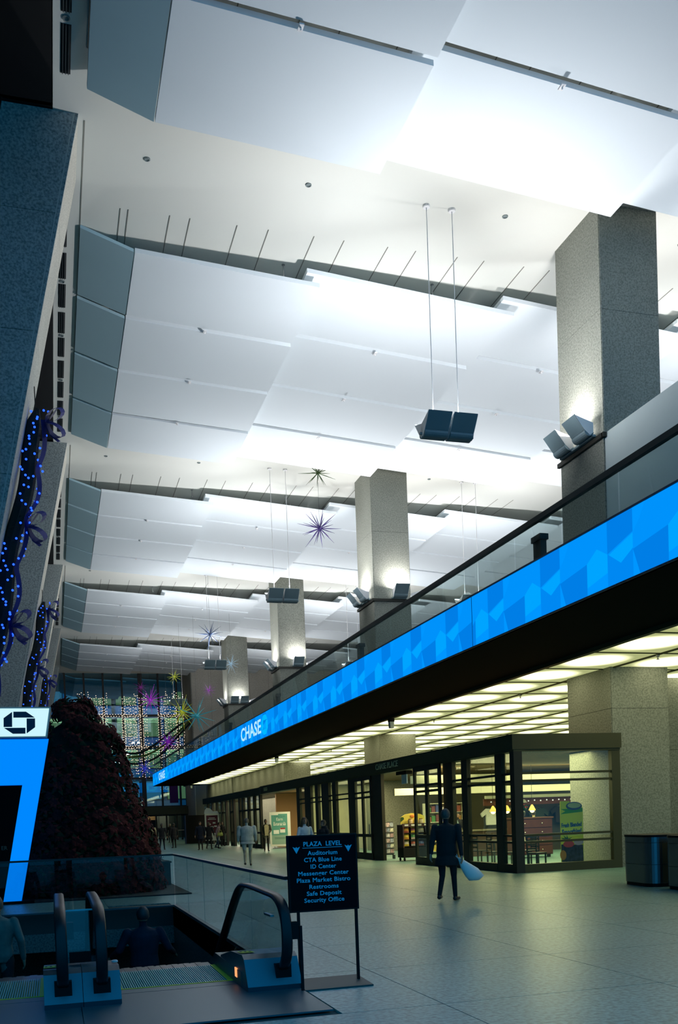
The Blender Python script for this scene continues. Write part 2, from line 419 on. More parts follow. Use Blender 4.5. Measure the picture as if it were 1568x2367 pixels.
# square granite columns
for b in range(4):
    y0 = 22.9+BAY*b
    c = thing('granite_column', f'{names[b]} square speckled granite column rising through the mezzanine', 'column', (15.685, y0+1.15, 0), group='square columns in a row')
    cuts = [0, 4.12, 5.56, 8.2, 11.76, 14.9, 18.2] if b else [0, 4.35, 5.56, 8.2, 11.76, 15.1, 18.2]
    for k in range(6):
        za, zb = cuts[k]+.005, cuts[k+1]-.005
        bx('cladding_panel', -.895, .895, -1.15, -1.05, za, zb, G_COL, c)
        bx('cladding_panel', -.915, -.815, -1.13, 1.13, za, zb, G_COL, c)
        bx('cladding_panel', .815, .915, -1.13, 1.13, za, zb, G_COL, c)
    bx('core', -.89, .89, -1.125, 1.14, 0, 18.2, JOINT, c)
    lb = MB(); lb.box(-1.0, -.91, -1.2, 1.2, 11.66, 11.78); lb.box(-1.0, 1.0, -1.24, -1.15, 11.66, 11.78); lb.box(.91, 1.0, -1.2, 1.2, 11.66, 11.78)
    lb.build('light_ledge', DARKM, c)

# ------------------------------------------------------------------ suspended panel canopies
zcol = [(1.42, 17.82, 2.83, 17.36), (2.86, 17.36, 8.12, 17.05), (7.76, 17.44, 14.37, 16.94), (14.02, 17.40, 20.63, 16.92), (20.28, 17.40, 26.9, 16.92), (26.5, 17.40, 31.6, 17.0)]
pm = []
for (xa, za, xb, zb) in zcol:
    cx, cz = (xa+xb)/2, (za+zb)/2
    mb = MB(); t = .12 if xa > 2 else .09; h = 1.67
    for yy in (0,):
        p = []
        for z_off in (0, t):
            p += [(xa-cx, -h, za-cz+z_off), (xb-cx, -h, zb-cz+z_off), (xb-cx, h, zb-cz+z_off), (xa-cx, h, za-cz+z_off)]
        mb.hexa(p)
    pm.append((cx, cz, mb.mesh('panel', PANEL if xa > 2 else mat('shaded_panel_fabric', (.42, .60, .66, 1), .95, spec=.05))))  # left return panels coloured blue-grey to carry the shade on them
rod = MB(); rod.tube([(0, 0, .05), (0, 0, .75)], .012, 6); rod = rod.mesh('hanger_rod', FIXTW)
clip = MB(); clip.box(-.05, .05, -.09, .09, .0, .03); clip.box(-.012, .012, -.012, .012, -.05, .03); clip = clip.mesh('clip', FIXTW)
bl = ['nearest bay of white suspended ceiling panels at the top of the hall', 'second bay of white suspended ceiling panels, behind the tall hanging lamp',
      'third bay of white suspended ceiling panels, above the second granite column', 'fourth bay of white suspended ceiling panels along the hall',
      'fifth bay of suspended ceiling panels, turning blue toward the end wall', 'last bay of suspended ceiling panels in front of the far glass wall']
for b in range(-1, 5):
    y0 = 27.0+BAY*b
    t = thing('suspended_ceiling', bl[b+1], 'ceiling panels', (2.8, y0, 17.3 if b >= 0 else 17.1), group='bays of suspended ceiling panels')
    for r in range(4):
        yc = 1.70+r*3.56
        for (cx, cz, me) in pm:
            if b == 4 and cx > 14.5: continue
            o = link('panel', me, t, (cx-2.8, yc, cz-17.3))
        for cx in (4.6, 6.6, 9.8, 12.4, 16.0, 18.6):
            link('hanger_rod', rod, t, (cx-2.8, yc, 0))
        if r:
            for cx in (5.3, 11.0, 17.2): link('clip', clip, t, (cx-2.8, yc-1.78, -.02-(.12 if cx < 6 else .22)))

# ------------------------------------------------------------------ light fixtures
def head_mesh():
    # reflector plate leaning out (toward -y) over a half-round trough with end plates; width .66 along x
    mb = MB(); wd = .335
    prof = [(-.52, .50), (-.50, .515), (-.20, .13), (-.215, .115)]
    mb.prism(prof, 'x', -wd, wd)
    pr = [(-.20, .13)]
    for k in range(9):
        a = math.pi*(1.0+k/8*.9); pr.append((-.06+.15*math.cos(a), .10+.14*math.sin(a)))
    pr += [(.06, .06), (.05, .10), (-.18, .16)]
    mb.prism(pr, 'x', -wd, wd)
    return mb.mesh('reflector', FIXT)
def end_mesh():
    mb = MB()
    mb.prism([(-.50, .49), (-.21, .12), (-.05, -.02), (.06, .06), (.06, .32)], 'x', -.004, .004)
    return mb.mesh('end_plate', FIXTW)
def ends(hd):
    for s in (-1, 1): link('end_plate', ENDP, hd, (s*.342, 0, 0))
HEAD, ENDP = head_mesh(), end_mesh()
lampm = MB(); lampm.tube([(-.22, -.06, .14), (.22, -.06, .14)], .035, 8); LAMPM = lampm.mesh('lamp_tube', emis('lamp_white', (1, .96, .98, 1), 25))
rodl = MB(); rodl.tube([(0, 0, .1), (0, 0, 6.12)], .013, 6); RODL = rodl.mesh('stem', FIXTW)
canm = MB(); canm.lathe([(.09, 6.06), (.10, 6.08), (.10, 6.12)], 14); CANM = canm.mesh('canopy', FIXTW)
barm = MB(); barm.box(-.78, .78, -.03, .03, 0, .06); BARM = barm.mesh('cross_bar', FIXT)
hl = ['nearest pair of grey uplights hanging on two long stems', 'second pair of hanging uplights, before the third granite column', 'third pair of hanging uplights down the hall', 'farthest pair of hanging uplights near the fairy lights']
hl2 = ['nearest', 'second', 'third', 'fourth']
UPC = (.95, .96, 1.0)
for side, X0 in ((0, 10.67), (1, 20.3)):
    for b in range(4):
        y = 24.1+BAY*b
        lab = hl[b] if side == 0 else f'{hl2[b]} pair of hanging uplights over the mezzanine, right of the granite columns'
        t = thing('hanging_uplight', lab, 'lamp', (X0, y, 11.78), group='hanging uplights')
        link('cross_bar', BARM, t, (0, 0, .04))
        for s in (-1, 1):
            link('stem', RODL, t, (s*.37, 0, 0)); link('canopy', CANM, t, (s*.37, 0, 0))
            for q in (0, 1):
                hd = link('reflector', HEAD, t, (s*.37, 0, 0)); hd.rotation_euler = (0, 0, math.pi*q)
                ends(hd); link('lamp_tube', LAMPM, hd)
        for q in (-1, 1):
            for s in (-1, 1):      # four reflector heads: the two facing the open hall are the stronger
                pw = 1.05 if s*(1-2*side) > 0 else .55
                arealight('uplight_beam', (-s*.37, q*.12, .55), UP_HANG*pw*(1, 1, .9, .3)[b], .45, UPC, (math.pi-q*R_(60), 0, s*q*R_(36)), spread=R_(136), parent=t)
for b in range(4):
    y0 = 22.9+BAY*b; cx, cy = 15.685, y0+1.15
    for nm, (dx, dy, rz, pos) in {'left': (-1.0, 0, -math.pi/2, (-.52, .52)), 'front': (0, -1.24, 0, (.28,) if b in (1, 2) else (-.42, .42)), 'right': (1.0, 0, math.pi/2, (-.52, .52))}.items():
        if nm == 'front' and b == 0: continue
        t = thing('column_uplight', f'grey double-reflector uplight on the {nm} face of the {names[b]} granite column', 'lamp', (cx+dx, cy+dy, 11.78), rz, group='uplights on the granite columns')
        bar = MB(); bar.box(min(pos)-.36, max(pos)+.36, -.1, .0, 0, .06); bar.build('cross_bar', FIXT, t)
        for s in pos:
            hd = link('reflector', HEAD, t, (s, -.12, .06)); ends(hd); link('lamp_tube', LAMPM, hd)
        arealight('uplight_beam', (sum(pos)/len(pos), -.14, .42), UP_COL*(1, 1, .9, .55)[b], .42, (1, .96, .95), (math.pi+R_(10), 0, 0), spread=R_(170), parent=t)

# ------------------------------------------------------------------ LED fascia band
LED = emis_attr('led_blue', 1.0)
def cl(h, k=1.0): c = S(h); return (c[0]*k, c[1]*k, c[2]*k, 1)
BR, MD, DK, LT = cl('00a4ff'), cl('0092fb'), cl('007ee6'), cl('0096ff')
led = thing('led_fascia', 'long glowing blue display band edging the mezzanine', 'display band', (9.54, 20, 5.46))
def ledpanel(y0, y1, name='display_panel'):
    mb = MB(); per = 2.40; z0, z1 = .035, 1.175
    Y = lambda u: min(max(u, y0), y1)
    mb.quad((0, y0-20, z0), (0, y1-20, z0), (0, y1-20, z1), (0, y0-20, z1), col=MD)
    k0 = int((y0-15.12)/per)-2
    def poly(pts, col, off):
        # pts (u to the near side, v up); near side = smaller y
        q = [[(yy), vv] for yy, vv in pts]
        ym = [p[0] for p in q]
        if max(ym) <= y0 or min(ym) >= y1: return
        q = [(Y(a), v) for a, v in q]
        mb.quad(*[(-off, a-20, z0+v*(z1-z0)) for a, v in q], col=col)
    for k in range(k0, k0+int((y1-y0)/per)+4):
        c = 15.12+per*k; U = lambda u: c+per*.14-u*per
        poly([(U(0), 0), (U(.28), 0), (U(.28), .5), (U(.14), .66), (U(0), .5)], BR, .002)
        poly([(U(0), 0), (U(.28), 0), (U(.28), .22), (U(0), .12)], LT, .003)
        poly([(U(.28), .5), (U(.6), .66), (U(.6), 1), (U(.28), 1)], DK, .002)
        poly([(U(.3), .48), (U(.45), .28), (U(.6), .42), (U(.6), .64)], BR, .003)
        poly([(U(.28), 0), (U(.6), 0), (U(.6), .42), (U(.45), .28), (U(.28), .5)], cl('0088f2'), .002)
        poly([(U(.6), .64), (U(.68), .8), (U(.75), 1), (U(.6), 1)], LT, .002)
        poly([(U(.6), 0), (U(1), 0), (U(1), .5), (U(.6), .40)], DK, .002)
        poly([(U(.6), .40), (U(.68), .0), (U(.6), .0)], LT, .003)
    return mb.build(name, LED, led)
seam = [3.6, 20.44, 37.1, 54.05, 71.35, 88.3, 95]
seam = [4.05]+seam[1:]
for a, b in zip(seam[:-1], seam[1:]): ledpanel(a+.015, b-.015)
bk = MB(); bk.box(.01, .08, -16, 75, 0, 1.21); bk.box(-.02, .08, -16, 75, 0, .03); bk.box(-.02, .08, -16, 75, 1.18, 1.21); bk.build('band_housing', mat('band_housing', (.01, .03, .07, 1), .5), led)
def octa(parent, M, s, mt, name='octagon_logo', ext=.006):
    # four-piece octagon emblem: each piece a bevelled bar around an open square
    mb = MB(); p0 = [(-.42, 1.0), (.42, 1.0), (1.0, .40), (-.42, .40)]
    for k in range(4):
        a = -math.pi/2*k; ca, sa = math.cos(a), math.sin(a)
        q = [(x*ca-y*sa, x*sa+y*ca) for x, y in [(-.38, 1.0), (.42, 1.0), (.98, .46), (-.38, .46)]]
        mb.prism([(x*s*.98, y*s*.98) for x, y in q][::-1], 'z', 0, ext)
    o = mb.build(name, mt, parent); o.data.transform(M); return o
LETW = emis('led_white_letters', '#b5ecff', 1.0); LETC = emis('led_cyan_logo', '#00b9ff', 1.0)
for (ya, yb, yc) in ((48.95, 44.0, 43.15), (89.4, 84.4, 83.2)):
    text('letters', 'CHASE', 1.0, LETW, led, frame_m((-.012, (ya+yb)/2-20, .60), (0, -1, 0), (0, 0, 1)) @ Matrix.Diagonal((1.0, .92, 1, 1)), width=(ya-yb), bold=.018, ext=.003)
    octa(led, frame_m((-.012, yc-20, .61), (0, -1, 0), (0, 0, 1)) @ Matrix.Diagonal((1.45, 1, 1, 1)), .46, LETC)
le = thing('led_end_band', 'blue display band on the far end of the mezzanine, mirrored in the end glass', 'display band', (9.54, 95.08, 5.46))
mb = MB(); mb.quad((4.6, .02, .035), (0, .02, .035), (0, .02, 1.175), (4.6, .02, 1.175), col=MD)
for k in range(4): mb.quad((1.15*k+.5, .022, .035), (1.15*k, .022, .035), (1.15*k, .022, .7), (1.15*k+.5, .022, .7), col=DK)
mb.build('display_panel', LED, le); bx('band_housing', 0, 4.6, -.06, .015, 0, 1.21, MATS['band_housing'], le)
text('letters', 'CHASE', 1.0, LETW, le, frame_m((4.1, .03, .60), (-1, 0, 0), (0, 0, 1)) @ Matrix.Diagonal((1, .92, 1, 1)), width=3.0, bold=.018, ext=.003)
octa(le, frame_m((1.6, .03, .61), (-1, 0, 0), (0, 0, 1)) @ Matrix.Diagonal((1.35, 1, 1, 1)), .46, LETC)
# mezzanine glass guard
gd = thing('glass_guardrail', 'glass guard with dark handrail above the blue display band', 'railing', (9.72, 20, 6.35))
gpm = MB(); gpm.box(-.009, .009, -.96, .96, .1, 1.16); GPM = gpm.mesh('glass_pane', GLASS_M)
y = 4.86
while y < 94:
    link('glass_pane', GPM, gd, (0, y+.98-20, 0)); y += 1.96
hr = MB(); hr.box(-.05, .05, -16, 75, 1.14, 1.25); hr.build('handrail', RAILM, gd)
sh = MB(); sh.box(-.04, .04, -16, 75, 0, .12); sh.build('base_shoe', RAILM, gd)
pst = MB(); pst.box(-.07, .07, -.16, .16, 0, 1.1); pst.box(-.1, .1, -.2, .2, .98, 1.1); pst.box(-.09, .09, -.19, .19, .35, .42); PST = pst.mesh('post', RAILM)
for k in range(6): link('post', PST, gd, (.45, 18.3+12.35*k-20, 0))

# ------------------------------------------------------------------ luminous arcade ceiling
lum = thing('luminous_ceiling', 'grid of back-lit ceiling panels glowing over the shop arcade', 'ceiling light', (12.65, 18.34, 5.5))
LP = lampglow('backlit_panel', (.27*SOFFIT_E, .29*SOFFIT_E, .125*SOFFIT_E, 1), (2.6*SOFFIT_E, 2.5*SOFFIT_E, 1.5*SOFFIT_E, 1), 1.15, 1.25, 1.0)
lpm = MB(); lpm.box(-1.09, 1.09, -1.2, 1.2, -.015, .015); LPM = lpm.mesh('light_panel', LP)
for i in range(8):
    for j in range(-4, 30):
        x, y = 12.65+2.245*i+1.1225, 18.34+2.48*j+1.24
        p = prj((x, y, 5.46))
        if i > 2 and not (p[2] > 0 and p[0] < 1750): continue
        if len(lum.children) > 255: break
        link('light_panel', LPM, lum, (x-12.65, y-18.34, 0))
for i in range(9):
    bx('grid_bar', 2.245*i-.035, 2.245*i+.035, -10, 74, -.05, .02, BRONZE, lum)
gb = MB(); gb.box(0, 17.96, -.025, .025, -.035, .02); GB = gb.mesh('grid_bar', BRONZE)
for j in range(-4, 31): link('grid_bar', GB, lum, (0, 2.48*j, 0))
ss = MB(); ss.lathe([(.05, 0), (.05, -.04), (.02, -.05), (.02, -.1), (.05, -.11), (.01, -.12)], 10); SSM = ss.mesh('sprinkler', STEEL)
for j in range(10): link('sprinkler', SSM, lum, (2.245, 2.6+7.44*j, -.04))
for k, y in enumerate((54.1, 34.5, 90.0)):
    t = thing('security_camera', ['small white camera under the black soffit in the middle of the arcade', 'small camera hidden under the black soffit nearer the shop doors', 'small camera under the soffit at the far end of the arcade'][k], 'camera', (12.58, y, 5.36), group='cameras under the soffit')
    bx('mount', -.1, .1, -.1, .1, -.12, 0, BLACKP, t); mb = MB(); mb.prism([(-.09, -.12), (.09, -.12), (.07, -.36), (-.07, -.36)], 'y', -.1, .1); mb.build('body', mat('camera_white', (.6, .7, .75, 1), .5), t)
# ================================================================== SHOPFRONTS
def vbar(p, name, y0, y1, z0, z1, x0=11.6, x1=11.72): return bx(name, x0, x1, y0, y1, z0, z1, DARKM, p)
def front_bay(p, y0, y1, x=11.66, transoms=(.80, .98, 2.42, 2.62), base=.22):
    # glazing between y0 and y1: panes split by the horizontal bars
    zs = [base]+list(transoms)+[3.19]
    bx('base_rail', x-.07, x+.07, y0, y1, 0, base, DARKM, p)
    prev = base
    for z in transoms:
        bx('glass_pane', x-.006, x+.006, y0, y1, prev, z-.03, GLASS_S, p); bx('transom_bar', x-.04, x+.04, y0, y1, z-.03, z+.03, DARKM, p); prev = z+.03
    bx('glass_pane', x-.006, x+.006, y0, y1, prev, 3.19, GLASS_S, p)
def end_bay(p, x0, x1, y=22.62, transoms=(.80, .98, 2.42, 2.62), base=.22):
    bx('base_rail', x0, x1, y-.08, y+.08, 0, base, BRONZE, p); prev = base
    for z in transoms:
        bx('glass_pane', x0, x1, y-.006, y+.006, prev, z-.03, GLASS_S, p); bx('transom_bar', x0, x1, y-.04, y+.04, z-.03, z+.03, BRONZE, p); prev = z+.03
    bx('glass_pane', x0, x1, y-.006, y+.006, prev, 3.19, GLASS_S, p)
sf = thing('storefront', 'dark framed glass shopfront with a long bronze header beside the first column', 'shopfront', (11.66, 22.62, 0))
sf.location = (0, 0, 0)
hd = MB(); hd.box(11.52, 11.98, 22.48, 45.9, 3.24, 3.64); hd.box(11.56, 11.9, 22.5, 45.9, 3.19, 3.24); hd.build('header', BRONZE, sf)
hd = MB(); hd.box(11.98, 14.78, 22.48, 22.9, 3.24, 3.64); hd.box(11.9, 14.76, 22.52, 22.86, 3.19, 3.24); hd.build('end_header', BRONZE, sf)
hdc = MB()   # header over the second opening: bows out at its far end
pts = []
for k in range(13):
    t = k/12; y = 45.9+9.6*t; x = 11.52 if t < .82 else 11.52+.30*((t-.82)/.18)**2
    pts.append((x, y))
for (xa, ya), (xb, yb) in zip(pts[:-1], pts[1:]):
    hdc.hexa([(xa, ya, 3.19), (xa+.46, ya, 3.19), (xb+.46, yb, 3.19), (xb, yb, 3.19), (xa, ya, 3.64), (xa+.46, ya, 3.64), (xb+.46, yb, 3.64), (xb, yb, 3.64)])
hdc.build('curved_header', BRONZE, sf)
SIGNL = mat('dull_bronze_letters', (.60, .60, .40, 1), .6, 0)
text('letters', 'CHASE PLACE', .30, SIGNL, sf, frame_m((11.51, 32.25, 3.44), (0, -1, 0), (0, 0, 1)), width=2.35, ext=.01)
text('letters', 'BREEO', .28, SIGNL, sf, frame_m((11.51, 52.6, 3.42), (0, -1, 0), (0, 0, 1)), sx=1.05, ext=.01)
# corner, posts and mullions with panes
vbar(sf, 'corner_post', 22.5, 22.74, 0, 3.19, 11.56, 11.80)
for (a, b) in ((23.33, 23.72), (25.55, 25.95), (26.62, 27.32)): vbar(sf, 'mullion', a, b, 0, 3.19)
for (a, b) in ((22.74, 23.33), (23.72, 25.55), (25.95, 26.62)): front_bay(sf, a, b)
# entrance leaves standing open
def leaf(p, y0, y1, x=11.52):
    d = MB(); d.box(x-.03, x+.03, y0, y0+.16, .0, 3.19); d.box(x-.03, x+.03, y1-.16, y1, .0, 3.19); d.box(x-.03, x+.03, (y0+y1)/2-.12, (y0+y1)/2+.12, .0, 3.19)
    for z0, z1 in ((0, .25), (.86, .98), (2.35, 2.43), (2.55, 2.62), (3.05, 3.19)): d.box(x-.028, x+.028, y0, y1, z0, z1)
    o = d.build('door_leaf', DARKM, p)
    for ya, yb in ((y0+.16, (y0+y1)/2-.12), ((y0+y1)/2+.12, y1-.16)): bx('glass_pane', x-.005, x+.005, ya, yb, .25, 3.05, GLASS_S, o)
    bx('pull_handle', x-.07, x-.04, y0+.24, y0+.27, .95, 1.35, STEEL, o)
leaf(sf, 27.34, 29.6); leaf(sf, 34.25, 36.4, 11.60)
vbar(sf, 'door_post', 33.14, 34.22, 0, 3.19)
for (a, b) in ((36.4, 37.25), (39.05, 39.6), (40.15, 41.3), (41.9, 42.4), (43.2, 44.3), (45.3, 45.9)): vbar(sf, 'mullion', a, b, 0, 3.19)
for (a, b) in ((37.25, 39.05), (39.6, 40.15), (41.3, 41.9), (42.4, 43.2), (44.3, 45.3)): front_bay(sf, a, b)
bx('end_post', 14.5, 14.76, 22.54, 22.70, 0, 3.19, BRONZE, sf)
end_bay(sf, 11.80, 14.5)
es = thing('exit_light', 'small pale box hanging under the header of the open shop entrance', 'sign', (11.9, 31.5, 3.19))
bx('mount', -.12, .12, -.5, .5, -.12, 0, BLACKP, es); bx('face', -.02, .02, -.28, .22, -.44, -.12, mat('pale_blue_plastic', (.45, .62, .78, 1), .5), es)
# second shopfront farther down
s2 = thing('storefront', 'farther dark glass shopfront behind the standing people', 'shopfront')
hd = MB(); hd.box(11.78, 12.2, 55.5, 78, 3.19, 3.64); hd.build('header', BRONZE, s2)
ym = [55.6, 57.4, 59.2, 61.0, 62.2, 64.4, 65.6, 67.4, 69.2, 71.4, 73.6, 75.8, 78]
for k in range(len(ym)-1):
    vbar(s2, 'mullion', ym[k], ym[k]+.4, 0, 3.19, 11.82, 11.96)
    if k in (4, 6, 9): continue
    a, b = ym[k]+.4, ym[k+1]; x = 11.9
    bx('base_rail', x-.05, x+.05, a, b, 0, .25, DARKM, s2)
    bx('transom_bar', x-.04, x+.04, a, b, 2.3, 2.42, DARKM, s2); bx('transom_bar', x-.04, x+.04, a, b, .88, 1.0, DARKM, s2)
    bx('glass_pane', x-.006, x+.006, a, b, .25, 2.3, GLASS_S, s2); bx('glass_pane', x-.006, x+.006, a, b, 2.42, 3.19, GLASS_S, s2)
# shop shell
rs = MB(); rs.box(11.98, 15.0, 22.9, 46, 3.30, 3.60); rs.box(15.0, 24, 25.3, 46, 3.30, 3.60)
tag(rs.build('ceiling_shop', [WOOD]), kind='structure')
rs = MB(); rs.box(12.2, 20, 55.5, 78, 3.3, 3.6); tag(rs.build('ceiling_far_shop', [WOOD]), kind='structure')
tag(bx('wall_shop_right', 23.8, 24, 24.9, 46, 0, 3.6, CREAM), kind='structure')
tag(bx('wall_shop_back', 12.4, 14.72, 45.8, 46, 0, 3.3, CREAM), kind='structure')
wsb = MB(); wsb.box(16.65, 24, 44.3, 44.5, 0, 3.3); tag(wsb.build('wall_shop_inner', CREAM), kind='structure')
wsb = MB(); wsb.box(15.5, 15.7, 46.2, 78, 0, 3.3); tag(wsb.build('wall_far_shop', CREAM), kind='structure')
fpm = mat('far_shop_warm_panel', (.55, .30, .12, 1), .6)
tag(bx('wall_cafe', 13.3, 15.5, 57.8, 58, 0, 3.3, fpm), kind='structure')
WARM = (1.0, .87, .45)
for (x, y, sx, sy, p) in ((13.6, 26.5, 2.2, 5, 1), (18.5, 30.5, 6, 6, 1.5), (13.4, 33.5, 2, 5, .9), (13.3, 41.5, 2, 6, .8)):
    arealight('shop_ceiling_light', (x, y, 3.27), SHOP_W*p, sx, WARM, (0, 0, 0), sy)
arealight('shop_ceiling_light', (13.9, 50.5, 3.27), SHOP_W*.6, 1.6, (1, .82, .5), (0, 0, 0), 6)
arealight('shop_ceiling_light', (13.6, 67, 3.27), SHOP_W*1.4, 2.5, (1, .85, .6), (0, 0, 0), 18)
# bulkheads and back wall of the shop
tag(bx('trim_2', 12.2, 23.8, 31.4, 31.7, 2.74, 3.02, mat('bulkhead_cream', (.80, .78, .60, 1), .7)), kind='structure')
tag(bx('trim_3', 12.4, 23.8, 33.9, 34.1, 2.40, 2.66, MATS['bulkhead_cream']), kind='structure')
tag(bx('trim_4', 16.7, 23.8, 35.0, 35.15, 2.18, 2.30, MATS['bulkhead_cream']), kind='structure')
wr = MB(); wr.box(16.7, 23.8, 35.2, 35.3, 1.9, 2.18); wr.box(16.7, 23.8, 35.2, 35.3, 0, 1.9, 1); tag(wr.build('wall_merchandise', [REDWOOD, mat('slatwall_dark', (.025, .028, .022, 1), .7)]), kind='structure')
# small fittings on the merchandise wall
MW = mat('cloth_white', (.72, .72, .66, 1), .9); MDK = mat('cloth_dark_green', (.02, .035, .03, 1), .9); MBK = mat('cloth_black', (.012, .012, .014, 1), .9)
pg = MB(); pg.ball((0, 0, 0), .03, 8); PG = pg.mesh('display_stud', emis('stud_light', (1, .95, .75, 1), 1.2))
st = thing('peg_light_strip', 'row of tiny bright studs along the red merchandise wall', 'light strip', (17.0, 35.17, 2.05))
for k in range(22): link('display_stud', PG, st, (.28*k, 0, .02*(k % 2)))
def cap(x, z, lab, mtl):
    t = thing('baseball_cap', lab, 'cap', (x, 35.0, z), group='caps on the merchandise wall')
    b = MB(); b.lathe([(.13, 0), (.13, .04), (.115, .09), (.07, .13), (.01, .145)], 14); b.build('crown', mtl, t, True)
    b = MB(); b.prism([(-.11, -.08), (-.09, -.18), (0, -.24), (.09, -.18), (.11, -.08)], 'z', 0, .018); b.build('brim', mtl, t)
cap(18.35, 1.98, 'topmost white cap on the red merchandise wall', MW); cap(17.9, 1.70, 'left lower white cap on the merchandise wall', MW); cap(18.3, 1.74, 'right lower white cap on the merchandise wall', MW)
def shirt(x, z, lab, mtl):
    t = thing('hanging_shirt', lab, 'shirt', (x, 34.95, z), group='shirts on the merchandise wall')
    b = MB(); b.prism([(-.22, -.42), (.22, -.42), (.24, .02), (.40, -.10), (.46, .04), (.22, .24), (.07, .22), (0, .18), (-.07, .22), (-.22, .24), (-.46, .04), (-.40, -.10), (-.24, .02)], 'y', -.05, .05); b.build('cloth', mtl, t)
    b = MB(); b.tube([(-.2, 0, .2), (0, 0, .26), (.2, 0, .2)], .012, 6); b.build('hanger', STEEL, t)
shirt(16.88, 1.55, 'pale shirt hanging on the merchandise wall behind the red flowers', MW)
shirt(19.0, 1.5, 'dark green shirt hanging beside the white caps', MDK); shirt(20.0, 1.55, 'black shirt hanging left of the inner column', MBK); shirt(17.95, 1.18, 'black shirt hanging below the caps', MBK)
# drawer cabinet
cb = thing('drawer_cabinet', 'tall reddish-brown drawer cabinet with small knobs', 'cabinet', (15.95, 30.0, 0))
CABB = mat('cabinet_brown', (.085, .026, .018, 1), .5, noise_s=6, noise_a=.15)
bx('body', -.72, .72, -.3, .3, .1, 1.36, CABB, cb); bx('top', -.76, .76, -.34, .34, 1.36, 1.41, mat('brown_top', (.12, .05, .03, 1), .5), cb)
for s in (-.6, .6): bx('leg', s-.05, s+.05, -.26, -.16, 0, .1, DARKM, cb)
KN = MB(); KN.ball((0, 0, 0), .022, 8); KN = KN.mesh('knob', mat('knob_silver', (.8, .8, .75, 1), .25, .9))
for k in range(4):
    dr = bx('drawer', -.68, .68, -.325, -.30, .14+.305*k, .42+.305*k, CABB, cb)
    for s in (-.36, .30): link('knob', KN, dr, (s, -.34, .28+.305*k))
# poinsettia pot on the cabinet
RED = mat('poinsettia_bright_red', (.45, .03, .02, 1), .7); GRN = mat('leaf_green', (.03, .10, .02, 1), .7)
def leafmesh(nm, n, r, mtl, tilt):
    b = MB()
    for k in range(n):
        a = 2*math.pi*k/n; ca, sa = math.cos(a), math.sin(a); w_ = r*.26
        p = [(0, 0, 0), (r*.55*ca-w_*sa, r*.55*sa+w_*ca, r*tilt), (r*ca, r*sa, r*tilt*.4), (r*.55*ca+w_*sa, r*.55*sa-w_*ca, r*tilt)]
        b.quad(*p)
    return b.mesh(nm, mtl)
pt = thing('potted_poinsettia', 'red poinsettia in a dark round pot on the drawer cabinet', 'plant', (15.55, 29.95, 1.41))
b = MB(); b.lathe([(.12, 0), (.19, .08), (.2, .18), (.17, .24), (.15, .24)], 16); b.build('pot', mat('pot_dark', (.02, .04, .03, 1), .3), pt, True)
gl = leafmesh('leaf_whorl', 7, .22, GRN, .3); rl = leafmesh('flower', 7, .17, RED, .25)
for k in range(7):
    a = k*2.4; o = link('leaf_whorl', gl, pt, (.1*math.cos(a), .1*math.sin(a), .27+.02*(k % 3))); o.rotation_euler = (.5*math.sin(a), -.4*math.cos(a), a)
for k in range(9):
    a = k*2.4; r = .06*math.sqrt(k); o = link('flower', rl, pt, (r*math.cos(a), r*math.sin(a), .42-.4*r)); o.rotation_euler = (-.7*r*8*math.sin(a)*.5, .5*r*8*math.cos(a)*.5, a)
# pendant lamps
for k, (x, lab) in enumerate(((15.0, 'leftmost warm pendant lamp inside the shop, behind the corner post'), (15.55, 'middle warm pendant lamp above the red poinsettia'), (16.55, 'right warm pendant lamp glowing beside the white caps'))):
    t = thing('pendant_lamp', lab, 'lamp', (x, 30.9, 1.62), group='pendant lamps in the shop')
    b = MB(); b.tube([(0, 0, .2), (0, 0, 1.66)], .008, 6); b.build('cord', DARKM, t)
    b = MB(); b.lathe([(.02, .24), (.05, .2), (.11, .08), (.13, .03)], 14); b.build('shade', mat('amber_shade', (.7, .42, .08, 1), .5, emit=(1, .5, .08, 1), estr=1.5), t, True)
    b = MB(); b.ball((0, 0, .03), .085, 12); b.build('bulb', emis('warm_bulb', (1, .72, .25, 1), 9), t, True)
# smoothie banner leaning by the glass
bn = thing('smoothie_banner', 'green and yellow banner reading Fresh Blended Smoothies beside the column', 'banner', (13.90, 23.6, 0), 0)
bn.rotation_euler = (R_(-3), 0, R_(8))
b = MB()
def vc(x, z):
    return None
fr = [(-.42, .05), (.34, .05), (.42, 1.62), (.40, 1.72), (.25, 1.80), (-.02, 1.80), (-.03, 1.86), (-.34, 1.86), (-.36, 1.6)]
b.prism(fr, 'y', 0, .03); b.build('board', mat('banner_yellow_green', (.62, .68, .03, 1), .5), bn)
b = MB(); b.quad((-.42, -.003, .05), (.34, -.003, .05), (.345, -.003, .62), (-.405, -.003, .66)); b.build('berry_picture', mat('banner_dark_fruit', (.03, .03, .06, 1), .4, noise_s=9, noise_a=.9), bn)
b = MB(); b.quad((-.37, -.003, 1.50), (.405, -.003, 1.55), (.41, -.003, 1.66), (-.35, -.003, 1.64), (-.2, -.003, 1.58)); b.build('green_arc', mat('banner_green', (.05, .30, .03, 1), .45), bn)
b = MB()
for cx_, cz_, r_, mi in ((-.15, .66, .19, 0), (.2, .70, .17, 1)):
    n = 16; b.quad(*[(cx_+r_*math.cos(2*math.pi*k/n), -.006, cz_+.5*r_*math.sin(2*math.pi*k/n)) for k in range(n)], mi=mi)
b.build('drink_cups', [mat('drink_red', (.50, .06, .07, 1), .4), mat('drink_mauve', (.42, .36, .50, 1), .4)], bn)['kind'] = 'stuff'
